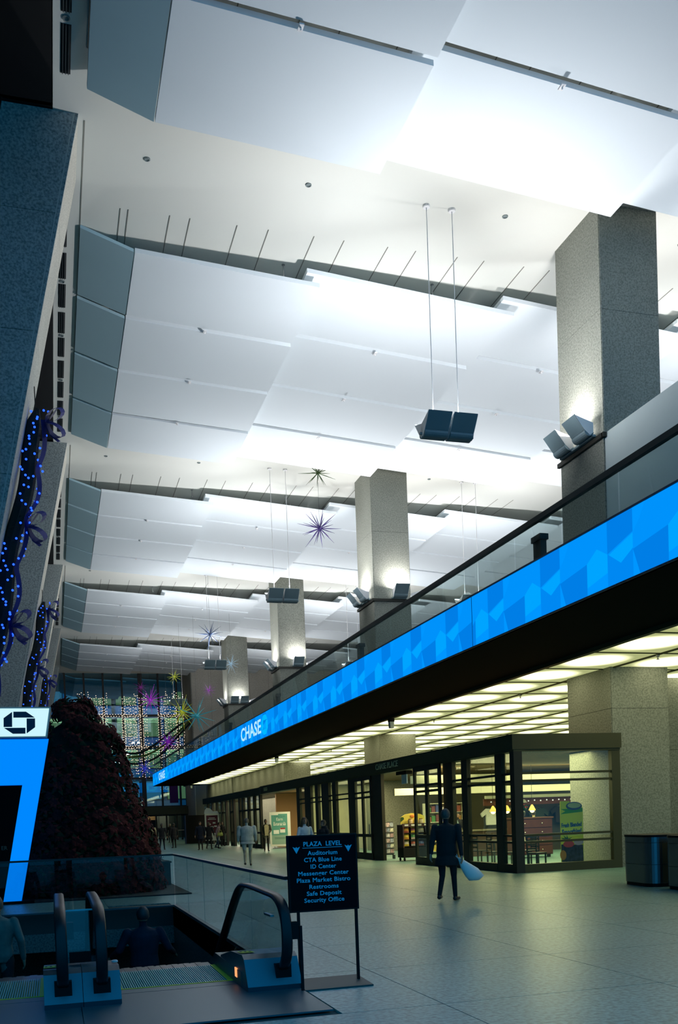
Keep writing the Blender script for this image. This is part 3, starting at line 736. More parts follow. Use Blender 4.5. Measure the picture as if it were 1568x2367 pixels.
b = MB(); b.quad(*[(-.36+.11*math.cos(2*math.pi*k/14), -.006, .36+.14*math.sin(2*math.pi*k/14)) for k in range(14)]); b.build('orange_slice', mat('orange_print', (.55, .22, .03, 1), .4), bn)
b = MB()
for a in (-60, -30, 0, 25, 55):
    q = R_(a); b.quad((-.2, -.008, .74), (-.2+.05*math.cos(q), -.008, .80), (-.2+.24*math.sin(q), -.008, .76+.17*math.cos(q)))
tag(b.build('pineapple_crown', mat('leaf_print', (.02, .10, .05, 1), .5), bn), kind='stuff')
b = MB(); b.prism([(.11+.27*math.cos(2*math.pi*k/20), 1.72+.115*math.sin(2*math.pi*k/20)) for k in range(20)], 'y', -.02, 0); ov = b.build('oval_badge', mat('badge_blue', (.05, .08, .25, 1), .4), bn)
b = MB(); b.prism([(.11+.23*math.cos(2*math.pi*k/20), 1.735+.075*math.sin(2*math.pi*k/20)) for k in range(20)], 'y', -.024, -.02); b.build('badge_face', mat('badge_pale', (.40, .48, .30, 1), .4), ov)
TXB = mat('banner_text_blue', (.03, .09, .22, 1), .5)
text('letters', 'Fresh Blended', .165, TXB, bn, frame_m((-.01, -.006, 1.19), (1, 0, .04), (0, 0, 1)), width=.70, bold=.006, ext=.002)
text('letters', 'Smoothies!', .20, TXB, bn, frame_m((-.01, -.006, 1.00), (1, 0, .04), (0, 0, 1)), width=.68, bold=.008, ext=.002)
# chairs and tables in the shop
def chair_at(x, y, rz, lab, proto=[None]):
    if proto[0] is None:
        t = thing('cafe_chair', lab, 'chair', (x, y, 0), rz, 'dark cafe chairs behind the shop glass')
        bx('seat', -.2, .2, -.2, .2, .43, .46, DARKM, t)
        for sx in (-1, 1):
            bx('leg', sx*.17-.018, sx*.17+.018, -.19, -.155, 0, .43, DARKM, t); bx('leg', sx*.17-.018, sx*.17+.018, .155, .19, 0, .43, DARKM, t)
            bx('back_post', sx*.18-.018, sx*.18+.018, .17, .20, .46, .92, DARKM, t)
        for z in (.56, .68, .80, .90): bx('back_slat', -.17, .17, .175, .195, z-.025, z+.025, DARKM, t)
        proto[0] = t
    else:
        t = copy_tree(proto[0]); t.location = (x, y, 0); t.rotation_euler = (0, 0, rz); t['label'] = lab
    return t
for k, (x, y, rz, lab) in enumerate(((12.9, 23.9, .3, 'dark slatted chair just behind the shop corner post'), (12.6, 25.0, 1.6, 'dark slatted chair behind the wide shop pane, nearest the corner'), (12.6, 25.9, 1.5, 'dark slatted chair behind the wide shop pane, second from the corner'), (13.6, 25.6, -1.4, 'dark slatted chair at the far side of the small round table'), (12.7, 27.2, 1.7, 'dark slatted chair behind the narrow shop pane beside the open door'))):
    chair_at(x, y, rz, lab)
for k, (x, y, lab) in enumerate(((13.15, 25.3, 'small round cafe table behind the wide shop pane'), (13.4, 27.6, 'small round cafe table near the open door leaf'))):
    t = thing('cafe_table', lab, 'table', (x, y, 0), group='round cafe tables')
    b = MB(); b.lathe([(.36, .72), (.37, .735), (.36, .75)], 20); b.build('table_top', DARKM, t); b = MB(); b.lathe([(.03, .02), (.03, .72)], 10); b.build('pole', STEELD, t)
    b = MB(); b.lathe([(.24, 0), (.24, .015), (.05, .035)], 16); b.build('base', STEELD, t)
wb = thing('white_bag', 'small white paper bag on the round cafe table', 'bag', (13.1, 25.15, .75)); b = MB(); b.hexa([(-.1, -.05, 0), (.1, -.05, 0), (.1, .05, 0), (-.1, .05, 0), (-.08, -.015, .2), (.08, -.015, .2), (.08, .015, .2), (-.08, .015, .2)]); b.build('sack', MW, wb)
b = MB(); b.tube([(-.05, 0, .2), (-.04, 0, .27), (.04, 0, .27), (.05, 0, .2)], .008, 6); b.build('handle', MW, wb)
# checkout counter and till
ct = thing('checkout_counter', 'dark checkout counter inside the shop behind the cafe tables', 'counter', (15.2, 33.0, 0))
bx('body', -1.4, 1.4, -.3, .3, 0, .95, mat('counter_brown', (.07, .04, .025, 1), .5), ct); bx('worktop', -1.45, 1.45, -.36, .36, .95, 1.0, mat('counter_top', (.25, .22, .16, 1), .4), ct)
bx('kick', -1.4, 1.4, -.29, -.28, 0, .12, BLACKP, ct)
tl = thing('cash_register', 'grey cash register with slanted keypad on the checkout counter', 'till', (14.3, 32.9, 1.0)); bx('drawer', -.25, .25, -.22, .22, 0, .12, FIXT, tl)
b = MB(); b.prism([(-.2, .12), (.15, .12), (.15, .38), (.05, .38)], 'x', -.22, .22); b.build('keypad_housing', FIXT, tl); bx('screen', -.15, .15, .1, .14, .38, .58, mat('till_screen', (.02, .03, .04, 1), .2), tl)
# snack display with bags
sn = thing('snack_display', 'dark wheeled snack stand with yellow arched sign in the shop entrance', 'display stand', (12.35, 32.2, 0))
DKR = mat('stand_dark_red', (.05, .012, .012, 1), .5)
bx('base', -.42, .55, -.3, .3, .12, .48, BLACKP, sn); bx('back_panel', -.42, .55, .2, .25, .48, 1.25, BLACKP, sn)
for s in (-.42, .51): bx('side_panel', s, s+.04, -.3, .3, .48, 1.30, DKR, sn)
for z in (.50, .74, .98, 1.26): bx('shelf', -.38, .51, -.26, .2, z, z+.02, BLACKP, sn)
bx('top_rail', -.44, .57, -.33, -.29, 1.22, 1.34, DKR, sn)
for k in range(4): bx('price_tag', -.36+.25*k, -.22+.25*k, -.34, -.33, 1.25, 1.31, MW, sn)
for sx in (-.36, .49):
    for sy in (-.22, .22):
        b = MB(); b.tube([(sx-.02, sy, .06), (sx+.02, sy, .06)], .06, 10); b.build('caster', BLACKP, sn)
b = MB(); b.prism([(-.34, 1.32), (.6, 1.32), (.6, 1.60), (.4, 1.68), (.1, 1.71), (-.15, 1.67), (-.33, 1.56)], 'y', .14, .17); b.build('arched_sign', mat('sign_yellow', (.85, .70, .10, 1), .5), sn)
b = MB(); b.ball((.12, .12, 1.60), .09, 10, sy=.3, sz=.7); b.build('pumpkin_print', mat('pumpkin_orange', (.75, .25, .03, 1), .5), sn)
b = MB(); b.prism([(-.33, 1.40), (-.2, 1.50), (-.22, 1.57), (-.32, 1.58)], 'y', .12, .13); b.build('leaf_print', GRN, sn)
bagc = [(.62, .56, .45), (.45, .12, .08), (.10, .14, .40), (.70, .52, .06), (.08, .28, .10), (.50, .50, .52), (.6, .30, .05), (.25, .08, .10)]
def snackbag():
    b = MB(); n = 6
    P = lambda u, v, s: ((u-.5)*.2, -s*.05*math.sin(math.pi*u)*math.sin(math.pi*v), (v)*.21)
    for s in (1, -1):
        for i in range(n):
            for j in range(n):
                q = [P(i/n, j/n, s), P((i+1)/n, j/n, s), P((i+1)/n, (j+1)/n, s), P(i/n, (j+1)/n, s)]; b.quad(*(q if s > 0 else q[::-1]), mi=0 if .25 < (j+.5)/n < .8 else 1)
    return b
for r, z in enumerate((.53, .77, 1.01)):
    for k in range(3 if r else 3):
        c1 = bagc[(r*3+k) % 8]; c2 = bagc[(r*3+k*2+3) % 8]
        me = snackbag().mesh('snack_bag', [mat(f'bag_print_{(r*3+k)%8}', (*c1, 1), .35), mat(f'bag_band_{(r*3+k*2+3)%8}', (*c2, 1), .35)])
        t = link('snack_bag', me, None, (12.35-.24+.29*k, 32.2-.14, z)); t.rotation_euler = (R_(-8), 0, R_(random.uniform(-6, 6)))
        tag(t, f"{['left', 'middle', 'right'][k]} snack bag on the {['bottom', 'middle', 'top'][r]} shelf of the snack stand", 'snack bag', 'snack bags on the stand')
for k, x in enumerate((-.05, .17, .36)):
    t = thing('treat_jar', ['left', 'middle', 'right'][k]+' clear treat jar on top of the snack stand', 'jar', (12.35+x, 32.1, 1.28), group='jars on the snack stand')
    b = MB(); b.lathe([(.085, 0), (.09, .02), (.09, .18), (.06, .2)], 14); b.build('jar_body', mat(f'jar_{k}', [(.55, .40, .2, 1), (.5, .36, .15, 1), (.6, .5, .35, 1)][k], .2), t, True); b = MB(); b.lathe([(.065, .2), (.065, .23)], 14); b.build('lid', mat('lid_brown', (.3, .1, .05, 1), .4), t)
# magazine rack
mg = thing('card_rack', 'tall wire rack of greeting cards left of the snack stand', 'rack', (12.15, 34.3, 0))
bx('frame', -.3, .3, .06, .10, .15, 1.42, STEELD, mg)
for s in (-.28, .28): bx('leg', s-.02, s+.02, -.12, .12, 0, .15, STEELD, mg)
cc = [(.5, .5, .52), (.35, .40, .50), (.55, .42, .45), (.6, .6, .5), (.25, .3, .4), (.45, .30, .32)]
k = 0
for z in [.2+.2*i for i in range(6)]:
    bx('pocket', -.3, .3, -.02, .06, z-.01, z+.03, STEELD, mg)
    for x in (-.22, -.075, .075, .22):
        c = cc[(k*5+int(z*10)) % 6]; k += 1
        b = MB(); b.box(x-.065, x+.065, .0, .012, z, z+.18); b.build('card', mat('card_%d' % cc.index(c), (*c, 1), .5, noise_s=14, noise_a=.6), mg)
# shop back shelves
for q, (x, y, lab) in enumerate(((15.5, 36.6, 'lit shelf unit of packets seen past the open door leaf'), (18.3, 43.2, 'deep shelf unit at the back of the shop'))):
    t = thing('shelf_unit', lab, 'shelf', (x, y, 0)); bx('back', -.8, .8, .2, .24, 0, 2.1, CREAM, t)
    for s in (-.82, .8): bx('side', s, s+.03, -.2, .24, 0, 2.1, MATS['bulkhead_cream'], t)
    for z in (.1, .5, .9, 1.3, 1.7, 2.06): bx('shelf', -.8, .8, -.2, .2, z, z+.025, MATS['bulkhead_cream'], t)
    for z in (.125, .525, .925, 1.325, 1.725):
        for k in range(8):
            c = bagc[(k*3+int(z*7)) % 8]
            bx('packet', -.75+.19*k, -.6+.19*k, -.12, .08, z, z+.2+.05*((k*7) % 3), mat('packet_%d' % bagc.index(c), (*c, 1), .5), t)
# free-standing poster boards
def poster(name, lab, x, y, rz, wd, h, z0, field, fcol):
    t = thing(name, lab, 'poster', (x, y, 0), rz)
    bx('frame', -wd/2, wd/2, -.03, .03, z0, z0+h, mat('poster_white', (.78, .80, .70, 1), .5), t)
    bx('base', -wd*.4, wd*.4, -.2, .2, 0, .03, STEELD, t)
    for s in (-.3, .3): bx('post', wd*s-.015, wd*s+.015, -.01, .015, .03, z0, STEELD, t)
    b = MB(); b.box(-wd/2+field[0], wd/2-field[1], -.036, -.03, z0+field[2], z0+h-field[3]); b.build('colour_field', mat(name+'_field', fcol, .5), t)
    return t
pe = poster('bank_poster', 'tall white poster board with teal field reading Earn Rewards', 12.75, 54.6, R_(-12), 1.22, 2.02, .12, (.10, .18, .66, .12), (.10, .34, .28, 1))
PWT = mat('poster_letters', (.85, .88, .80, 1), .6)
text('letters', 'Earn\nRewards', .25, PWT, pe, frame_m((-.03, -.04, 1.58), (1, 0, 0), (0, 0, 1)), width=.72, ext=.002)
text('letters', 'Holiday Tip #2', .09, mat('poster_dark_letters', (.03, .14, .12, 1), .6), pe, frame_m((-.02, -.04, 1.87), (1, 0, 0), (0, 0, 1)), width=.62, ext=.002)
for k in range(4): bx('fine_print', -.40+.19*k, -.25+.19*k, -.04, -.036, 1.35, 1.385, PWT, pe)
bx('lower_field', -.51, .43, -.035, -.03, .24, .78, mat('poster_pale_green', (.28, .44, .34, 1), .5), pe)
bx('corner_tab', -.51, -.1, -.04, -.036, 1.96, 2.03, MATS['poster_white'], pe)
for k in range(2): bx('fine_print', -.35, .30, -.04, -.035, .62-.06*k, .64-.06*k, MATS['poster_dark_letters'], pe)
for k, (x0, x1, z0, z1) in enumerate(((-.40, -.08, .85, 1.08), (-.02, .28, .92, 1.16))): bx('gift_print', x0, x1, -.042, -.036, z0, z1, PWT, pe)
bx('ribbon_print', -.0, .28, -.046, -.04, 1.12, 1.2, RED, pe)
pr_ = poster('red_poster', 'small white stand with a dark red poster by the far shop door', 11.2, 70.0, R_(-10), 1.05, 2.0, .35, (.12, .10, .55, .14), (.12, .012, .02, 1))
for k in range(2): bx('fine_print', -.22-.08*k, .22+.08*k, -.042, -.036, 2.0-.1*k, 2.04-.1*k, PWT, pr_)
for k, (x, z) in enumerate(((-.2, 1.55), (.15, 1.65), (.0, 1.35), (.25, 1.4), (-.3, 1.2))): bx('cake_print', x-.1, x+.1, -.042, -.036, z-.05, z+.05, PWT, pr_)
b = MB(); b.prism([(-.55, 2.35), (.5, 2.35), (.42, 2.52), (.1, 2.5), (-.1, 2.72), (-.35, 2.78), (-.5, 2.6)], 'y', -.03, .03); b.build('topper', mat('topper_white', (.7, .76, .78, 1), .7), pr_)
# ================================================================== ESCALATORS
def catmull(P, n=6):
    P = [Vector(p) for p in P]; o = []
    for i in range(len(P)-1):
        a, b, c, d = P[max(i-1, 0)], P[i], P[i+1], P[min(i+2, len(P)-1)]
        for k in range(n):
            t = k/n; o.append(.5*((2*b)+(c-a)*t+(2*a-5*b+4*c-d)*t*t+(3*b-a-3*c+d)*t**3))
    o.append(P[-1]); return o
def rail_path(): return catmull([(0, 9.15, .17), (0, 8.80, .20), (0, 8.60, .34), (0, 8.55, .54), (0, 8.62, .74), (0, 8.86, .86), (0, 9.3, .885), (0, 10.3, .90), (0, 10.75, .86), (0, 11.2, .66), (0, 12.2, .08), (0, 14.2, -1.075), (0, 18.5, -3.56)])
RP = rail_path()
def handrail(parent, x):
    b = MB(); prof = [(-.05, -.012), (-.05, .012), (-.036, .026), (.036, .026), (.05, .012), (.05, -.012)]
    base = 0; n = len(prof)
    for i, p in enumerate(RP):
        t = (RP[min(i+1, len(RP)-1)]-RP[max(i-1, 0)]).normalized(); nrm = Vector((0, -t.z, t.y))
        for u, v in prof: b.v.append((x+u, p.y+nrm.y*v, p.z+nrm.z*v))
    for i in range(len(RP)-1):
        for k in range(n):
            k2 = (k+1) % n; b.f.append((i*n+k, (i+1)*n+k, (i+1)*n+k2, i*n+k2)); b.m.append(0); b.c.append(None)
    b.f.append(tuple(range(n))); b.m.append(0); b.c.append(None)
    return b.build('handrail', RUBBER, parent, True)
def balus(parent, x):
    # glass panel filling the loop under the handrail
    pts = [(p.y, p.z-.02) for p in RP[4:]]
    low = [(18.5, -4.35), (11.3, -.16), (10.6, .10), (9.2, .16)]
    b = MB(); b.prism(pts+low, 'x', x-.006, x+.006); return b.build('balustrade_glass', GLASS_P, parent)
def skirt(parent, x0, x1):
    b = MB(); P = [(9.0, .02), (9.0, .16), (10.55, .16), (11.3, -.12), (18.5, -4.27), (18.5, -4.9), (11.2, -.55), (10.6, -.2), (9.3, -.2)]
    b.prism(P, 'x', x0, x1); return b.build('skirt', STEELD, parent)
def newel(parent, x0, x1, xm):
    b = MB(); b.prism([(8.72, 0), (8.70, .06), (8.86, .30), (8.95, .335), (9.55, .30), (10.2, .18), (10.2, 0)], 'x', x0, x1)
    o = b.build('newel_base', mat('newel_steel', (.13, .16, .19, 1), .4, .9), parent)
    bx('handrail_inlet', xm-.075, xm+.075, 8.74, 8.86, .10, .25, BLACKP, o); return o
def escalator(lab, x0, x1, left_side, right_side, roff=.17):
    t = thing('escalator', lab, 'escalator', (0, 0, 0), group='escalators going down')
    def pl(name, a, b_, y0, y1, z0, z1, mt): return bx(name, a, b_, y0, y1, z0, z1, mt, t)
    xl, xr = x0-(.36 if left_side else .0), x1+(roff+.15 if right_side else 0)
    pl('landing_plate', xl, xr, 7.6, 9.22, .0, .014, mat('landing_steel', (.11, .16, .19, 1), .45, .7))
    pl('threshold_plate', xl, xr, 9.235, 9.46, .0, .014, MATS['landing_steel'])
    cm = MB(); n = int((x1-x0)/.022)
    for k in range(n):
        xx = x0+.01+k*.022; cm.box(xx, xx+.011, 9.47, 10.62, -.01, .016)
    tag(cm.build('comb_ribs', mat('comb_teal', (.10, .42, .42, 1), .45, 0), t), kind='stuff')
    pl('comb_base', x0, x1, 9.47, 10.62, -.05, -.008, mat('comb_yellow', (.55, .48, .04, 1), .5))
    for s in (x0+.0, x1-.05): pl('yellow_edge', s, s+.05, 9.47, 10.62, .016, .02, YEL)
    pl('yellow_edge', x0, x1, 9.462, 9.485, .0, .019, YEL)
    yy, zz = 10.64, -.01
    for k in range(19):
        drop = 0 if k < 1 else (.06 if k == 1 else (.15 if k == 2 else .231))
        zz -= drop; stp = MB(); stp.box(x0+.01, x1-.01, yy, yy+.4, zz-.04, zz); stp.box(x0+.01, x1-.01, yy+.37, yy+.4, zz-.27, zz-.04)
        for r in range(8): stp.box(x0+.03+r*(x1-x0-.06)/8, x0+.03+(r+.5)*(x1-x0-.06)/8, yy, yy+.4, zz, zz+.006)
        stp.build('step', STEELD, t); yy += .4
    for side, xc, w_ in ((left_side, x0-.17, .17), (right_side, x1+roff, roff)):
        if not side: continue
        skirt(t, xc-w_, xc+.17); newel(t, xc-w_+.005, xc+.165, xc); handrail(t, xc); balus(t, xc)
    return t
eA = escalator('left escalator going down, cut off by the left edge of the picture', -1.35, -.155, False, True)
eB = escalator('middle escalator going down between two black looped handrails', .52, 1.66, True, True, .36)
for x, par, nm in ((-.10, eA, 'left'), (1.73, eB, 'right')):
    b = MB(); b.quad((x-.05, 9.08, .336), (x+.09, 9.08, .336), (x+.09, 9.32, .322), (x-.05, 9.32, .322)); b.build('warning_label', YEL, par)
    for k in range(3):
        b = MB(); xx = x-.03+.045*k; b.quad((xx-.008, 9.16, .334), (xx+.012, 9.16, .334), (xx+.012, 9.25, .329), (xx-.008, 9.25, .329)); b.build('warning_symbol', BLACKP, par)
b = MB(); b.box(1.655, 1.668, 9.22, 9.32, .08, .17); b.build('amber_light', mat('amber_lamp', (.8, .35, .12, 1), .4, emit=(1, .35, .12, 1), estr=1.2), eB)
b = MB(); b.lathe([(.03, 0), (.03, .012), (.02, .02)], 12, (.49, 9.15, .335)); b.build('stop_button', mat('button_pale', (.6, .5, .5, 1), .4), eB)
bx('glass_clip', 2.0, 2.04, 9.15, 9.45, .66, .68, STEEL, eB)
bx('handrail_brush', 2.07, 2.13, 8.55, 8.63, .50, .66, BLACKP, eB)
ag = thing('acrylic_guard', 'clear acrylic guard plate standing between the two left handrails', 'guard plate', (.185, 9.35, .33))
bx('sheet', -.145, .145, -.006, .006, 0, .50, GLASS_A, ag); bx('sign_plate', -.10, .10, -.02, -.008, .0, .10, BLACKP, ag); bx('top_edge', -.145, .145, -.007, .007, .49, .505, mat('acrylic_edge', (.35, .5, .55, 1), .2), ag)
bx('latch_box', -.13, -.05, .02, .10, .22, .38, BLACKP, ag)
# glass guard round the pit
gp = thing('pit_guardrail', 'glass guard with thin dark rail around the escalator opening', 'railing', (2.24, 18.9, 0))
ysg = [-9.5, -7.6, -5.7, -3.8, -1.9, 0]
for a, c in zip(ysg[:-1], ysg[1:]): bx('glass_pane', -.007, .007, a+.008, c-.008, .0, 1.0, GLASS_P, gp)
for k in range(4): bx('glass_pane', -1.95*(k+1)+.008, -1.95*k-.02, -.007, .007, 0, 1.0, GLASS_P, gp)
b = MB(); b.box(-.025, .025, -9.5, .025, 1.0, 1.035); b.box(-8, -.025, -.025, .025, 1.0, 1.035); b.build('top_rail', RAILM, gp)
b = MB(); b.box(-.04, .04, -9.5, .04, 0, .03); b.build('base_channel', STEELD, gp); b = MB(); b.box(-8, -.04, -.04, .04, 0, .03); b.build('base_channel', STEELD, gp)

# ------------------------------------------------------------------ PLAZA LEVEL sign
ps = thing('directory_sign', 'black directory sign on two posts headed PLAZA LEVEL', 'sign', (2.49, 8.92, 0))
SGB = mat('sign_black', (.003, .004, .006, 1), .75, spec=.06); SGT = mat('sign_letters_blue', (.27, .55, .72, 1), .6)
bx('board', -.345, .345, -.015, .015, .715, 1.45, SGB, ps)
b = MB(); b.box(-.352, -.335, -.02, .02, .71, 1.455); b.box(.335, .352, -.02, .02, .71, 1.455); b.box(-.335, .335, -.02, .02, 1.44, 1.455); b.box(-.335, .335, -.02, .02, .71, .725); b.build('board_frame', BLACKP, ps)
for (x, y) in ((-.262, .0), (.325, .0)): bx('post', x-.013, x+.013, y-.013, y+.013, .015, .715, BLACKP, ps)
bx('post', -.345, -.32, -.36, -.335, .015, .62, BLACKP, ps)
b = MB(); b.hexa([(-.31, -.36, 0), (.36, -.36, 0), (.40, .28, 0), (-.27, .28, 0), (-.31, -.36, .015), (.36, -.36, .015), (.40, .28, .015), (-.27, .28, .015)]); b.build('base_plate', mat('base_plate_steel', (.07, .08, .08, 1), .6, .5), ps)
def sgt(s, z, size, width, bold=.0012): text('letters', s, size, SGT, ps, frame_m((0, -.021, z), (1, 0, 0), (0, 0, 1)), width=width, bold=bold, ext=.002, spacing=1.06)
sgt('PLAZA  LEVEL', 1.365, .062, .385, .0012); bx('underline', -.20, .20, -.022, -.016, 1.327, 1.332, SGT, ps)
for k, (s, w_) in enumerate((('Auditorium', .30), ('CTA Blue Line', .38), ('ID Center', .258), ('Messenger Center', .51), ('Plaza Market Bistro', .54), ('Restrooms', .295), ('Safe Deposit', .352), ('Security Office', .405))): sgt(s, 1.277-.0655*k, .058, w_, .0010)
for x in (-.262, .262):
    b = MB(); b.prism([(x-.037, 1.345), (x-.008, 1.333), (x, 1.345), (x+.008, 1.333), (x+.037, 1.345), (x, 1.278)][::-1], 'y', -.022, -.015); b.build('arrow', SGT, ps)

# ------------------------------------------------------------------ waste bins
def bin_(x, y, lab):
    t = thing('waste_bin', lab, 'waste bin', (x, y, 0), R_(-6), 'steel waste bins')
    def rr(w, d, r, n=8):
        o = []
        for cx, cy, a0 in ((w-r, d-r, 0), (-w+r, d-r, 90), (-w+r, -d+r, 180), (w-r, -d+r, 270)):
            for k in range(n+1): a = R_(a0+90*k/n); o.append((cx+r*math.cos(a), cy+r*math.sin(a)))
        return o
    b = MB(); b.prism(rr(.44, .60, .24), 'z', 0, .07); b.build('plinth', BLACKP, t)
    for z0, z1 in ((.07, .445), (.452, .885), (.892, 1.0)):
        b = MB(); P = rr(.46, .62, .26); b.prism(P, 'z', z0, z1); o = b.build('shell', mat('bin_steel', (.16, .19, .21, 1), .32, 1.0), t, False)
    b = MB(); b.prism(rr(.47, .63, .27), 'z', 1.0, 1.045); b.build('top_rim', BLACKP, t)
    for z0, z1 in ((.09, .44), (.46, .88)): bx('side_door', .462, .47, -.34, .34, z0, z1, DARKM, t); bx('front_door', -.2, .2, -.628, -.62, z0, z1, mat('bin_door_dark', (.05, .05, .03, 1), .4, .6), t)
bin_(11.88, 16.95, 'left steel waste bin with rounded corners and black plinth'); bin_(11.78, 15.35, 'right steel waste bin, cut off by the right edge of the picture')

# ------------------------------------------------------------------ totem sign
tm = thing('totem_sign', 'leaning blue glowing bank totem with a white emblem box on top', 'sign', (-.9, 22.0, 0))
ox = -.9
TB = emis('totem_blue', '#0088ff', 1.0); TW = emis('totem_white', '#ccf6ff', 1.0); TE = mat('totem_edge', (.01, .05, .22, 1), .4, emit=(0, .06, .5, 1), estr=.6)
b = MB(); b.prism([(-1.13-ox, .06), (-.75-ox, .06), (-.02-ox, 3.60), (-1.75-ox, 3.60), (-1.75-ox, 2.6), (-.62-ox, 2.60)], 'y', 0, .28, 0, 1); b.build('blue_body', [TB, TE], tm)
b = MB(); b.prism([(-1.13-ox, .06), (-.63-ox, 2.59), (-1.75-ox, 2.59), (-1.75-ox, .06)], 'y', -.01, .27); b.build('dark_panel', SGB, tm)
b = MB(); b.prism([(-1.7-ox, 3.63), (-.05-ox, 3.63), (.06-ox, 4.30), (-1.60-ox, 4.30)], 'y', -.03, .31); b.build('emblem_box', mat('box_frame', (.35, .5, .5, 1), .5), tm)
b = MB(); b.prism([(-1.66-ox, 3.66), (-.085-ox, 3.66), (.02-ox, 4.265), (-1.57-ox, 4.265)], 'y', -.045, -.03); b.build('emblem_face', TW, tm)
octa(tm, frame_m((-.635-ox+.02, -.046, 3.955), (1, 0, 0), (0.04, 0, 1)) @ Matrix.Diagonal((1.36, 1, 1, 1)), .245, mat('emblem_navy', (.0, .05, .12, 1), .5), 'octagon_emblem')
text('letters', 'ER', .12, mat('totem_letters', (.10, .14, .11, 1), .6), tm, frame_m((-.99-ox, -.014, 1.23), (1, 0, 0), (0, 0, 1)), align='RIGHT', ext=.002)
bx('base', -.40, .42, -.12, .42, 0, .06, BLACKP, tm)

# ------------------------------------------------------------------ poinsettia tree
TX, TY = .62, 24.3
tt = thing('poinsettia_tree', 'tall cone of dark red poinsettia plants behind the escalator guard', 'plant tower', (TX, TY, 0))
prof = [(0, 1.95), (.5, 1.93), (.9, 1.85), (1.4, 1.74), (2.0, 1.55), (2.6, 1.34), (3.2, 1.20), (3.8, 1.02), (4.15, .82), (4.35, .52), (4.55, .46), (4.7, .28), (4.76, .06)]
def prad(z):
    for (z0, r0), (z1, r1) in zip(prof[:-1], prof[1:]):
        if z0 <= z <= z1: return r0+(r1-r0)*(z-z0)/(z1-z0)
    return .02
b = MB(); b.lathe([(max(r-.25, .05), z*.97) for z, r in prof], 24); b.build('inner_frame', mat('tree_core', (.006, .010, .006, 1), .9), tt)
DRED = mat('poinsettia_dark_red', (.062, .008, .007, 1), .8, spec=.15, noise_s=8, noise_a=.5); DGR = mat('poinsettia_leaf', (.012, .022, .008, 1), .8, spec=.2)
def bracts(n, r, mi, b, z=0, ph=0):
    for k in range(n):
        a = 2*math.pi*k/n+ph; ca, sa = math.cos(a), math.sin(a); L = r*random.uniform(.85, 1.1); w_ = L*.27
        p0 = (0, 0, z); p1 = (L*.5*ca-w_*sa, L*.5*sa+w_*ca, z+.05*r); p2 = (L*ca, L*sa, z-.25*r); p3 = (L*.5*ca+w_*sa, L*.5*sa-w_*ca, z+.05*r); pc = (L*.5*ca, L*.5*sa, z+.12*r)
        b.quad(p0, p3, pc, mi=mi); b.quad(p3, p2, pc, mi=mi); b.quad(p2, p1, pc, mi=mi); b.quad(p1, p0, pc, mi=mi)
fl = []
for q in range(4):
    b = MB(); bracts(6, .17, 0, b, .04, q); bracts(5, .20, 1, b, -.03, q+.4); fl.append(b.mesh('poinsettia', [DRED, DGR]))
cnt = 0
golden = 2.399963
zz = .12; pts = []
N = 620
for i in range(N):
    u = (i+.5)/N; z = 4.70*(1-math.sqrt(1-u*.996)); a = i*golden; pts.append((z, a))
for i in range(150): pts.append((3.6+1.12*(i/150), i*golden*1.3))
vis = [p for p in pts if math.cos(p[1]+math.pi/2-.05) > -.28]
vis = sorted(vis, key=lambda p: -math.cos(p[1]+math.pi/2))
chosen = set(id(p) for p in vis[:295]); restb = MB()
for p in pts:
    z, a = p; r = prad(z)-.04+random.uniform(-.09, .09); z2 = z+random.uniform(-.06, .06)
    n = Vector((math.cos(a), math.sin(a), .45)).normalized(); n += Vector([random.uniform(-.35, .35) for _ in range(3)]); n.normalize()
    M = n.to_track_quat('Z', 'Y').to_matrix().to_4x4(); M.translation = (r*math.cos(a), r*math.sin(a), z2); s = random.uniform(.85, 1.35)
    me = random.choice(fl)
    if id(p) in chosen:
        o = link('poinsettia', me, tt); o.matrix_local = M @ Matrix.Scale(s, 4) if False else M; o.scale = (s, s, s)
    else:
        off = len(restb.v)
        for v in me.vertices: restb.v.append(tuple(M @ (v.co*s)))
        for f in me.polygons: restb.f.append(tuple(off+i for i in f.vertices)); restb.m.append(f.material_index); restb.c.append(None)
for i in range(60):      # crown
    a = i*golden; r = .40*math.sqrt(i/60); z2 = 4.72-.55*r-random.uniform(0, .12)
    n = (Vector((math.cos(a)*r*2.2, math.sin(a)*r*2.2, 1))+Vector([random.uniform(-.3, .3) for _ in range(3)])).normalized()
    M = n.to_track_quat('Z', 'Y').to_matrix().to_4x4(); M.translation = (r*math.cos(a), r*math.sin(a), z2); me = random.choice(fl); off = len(restb.v)
    for v in me.vertices: restb.v.append(tuple(M @ (v.co*1.1)))
    for f in me.polygons: restb.f.append(tuple(off+i_ for i_ in f.vertices)); restb.m.append(f.material_index); restb.c.append(None)
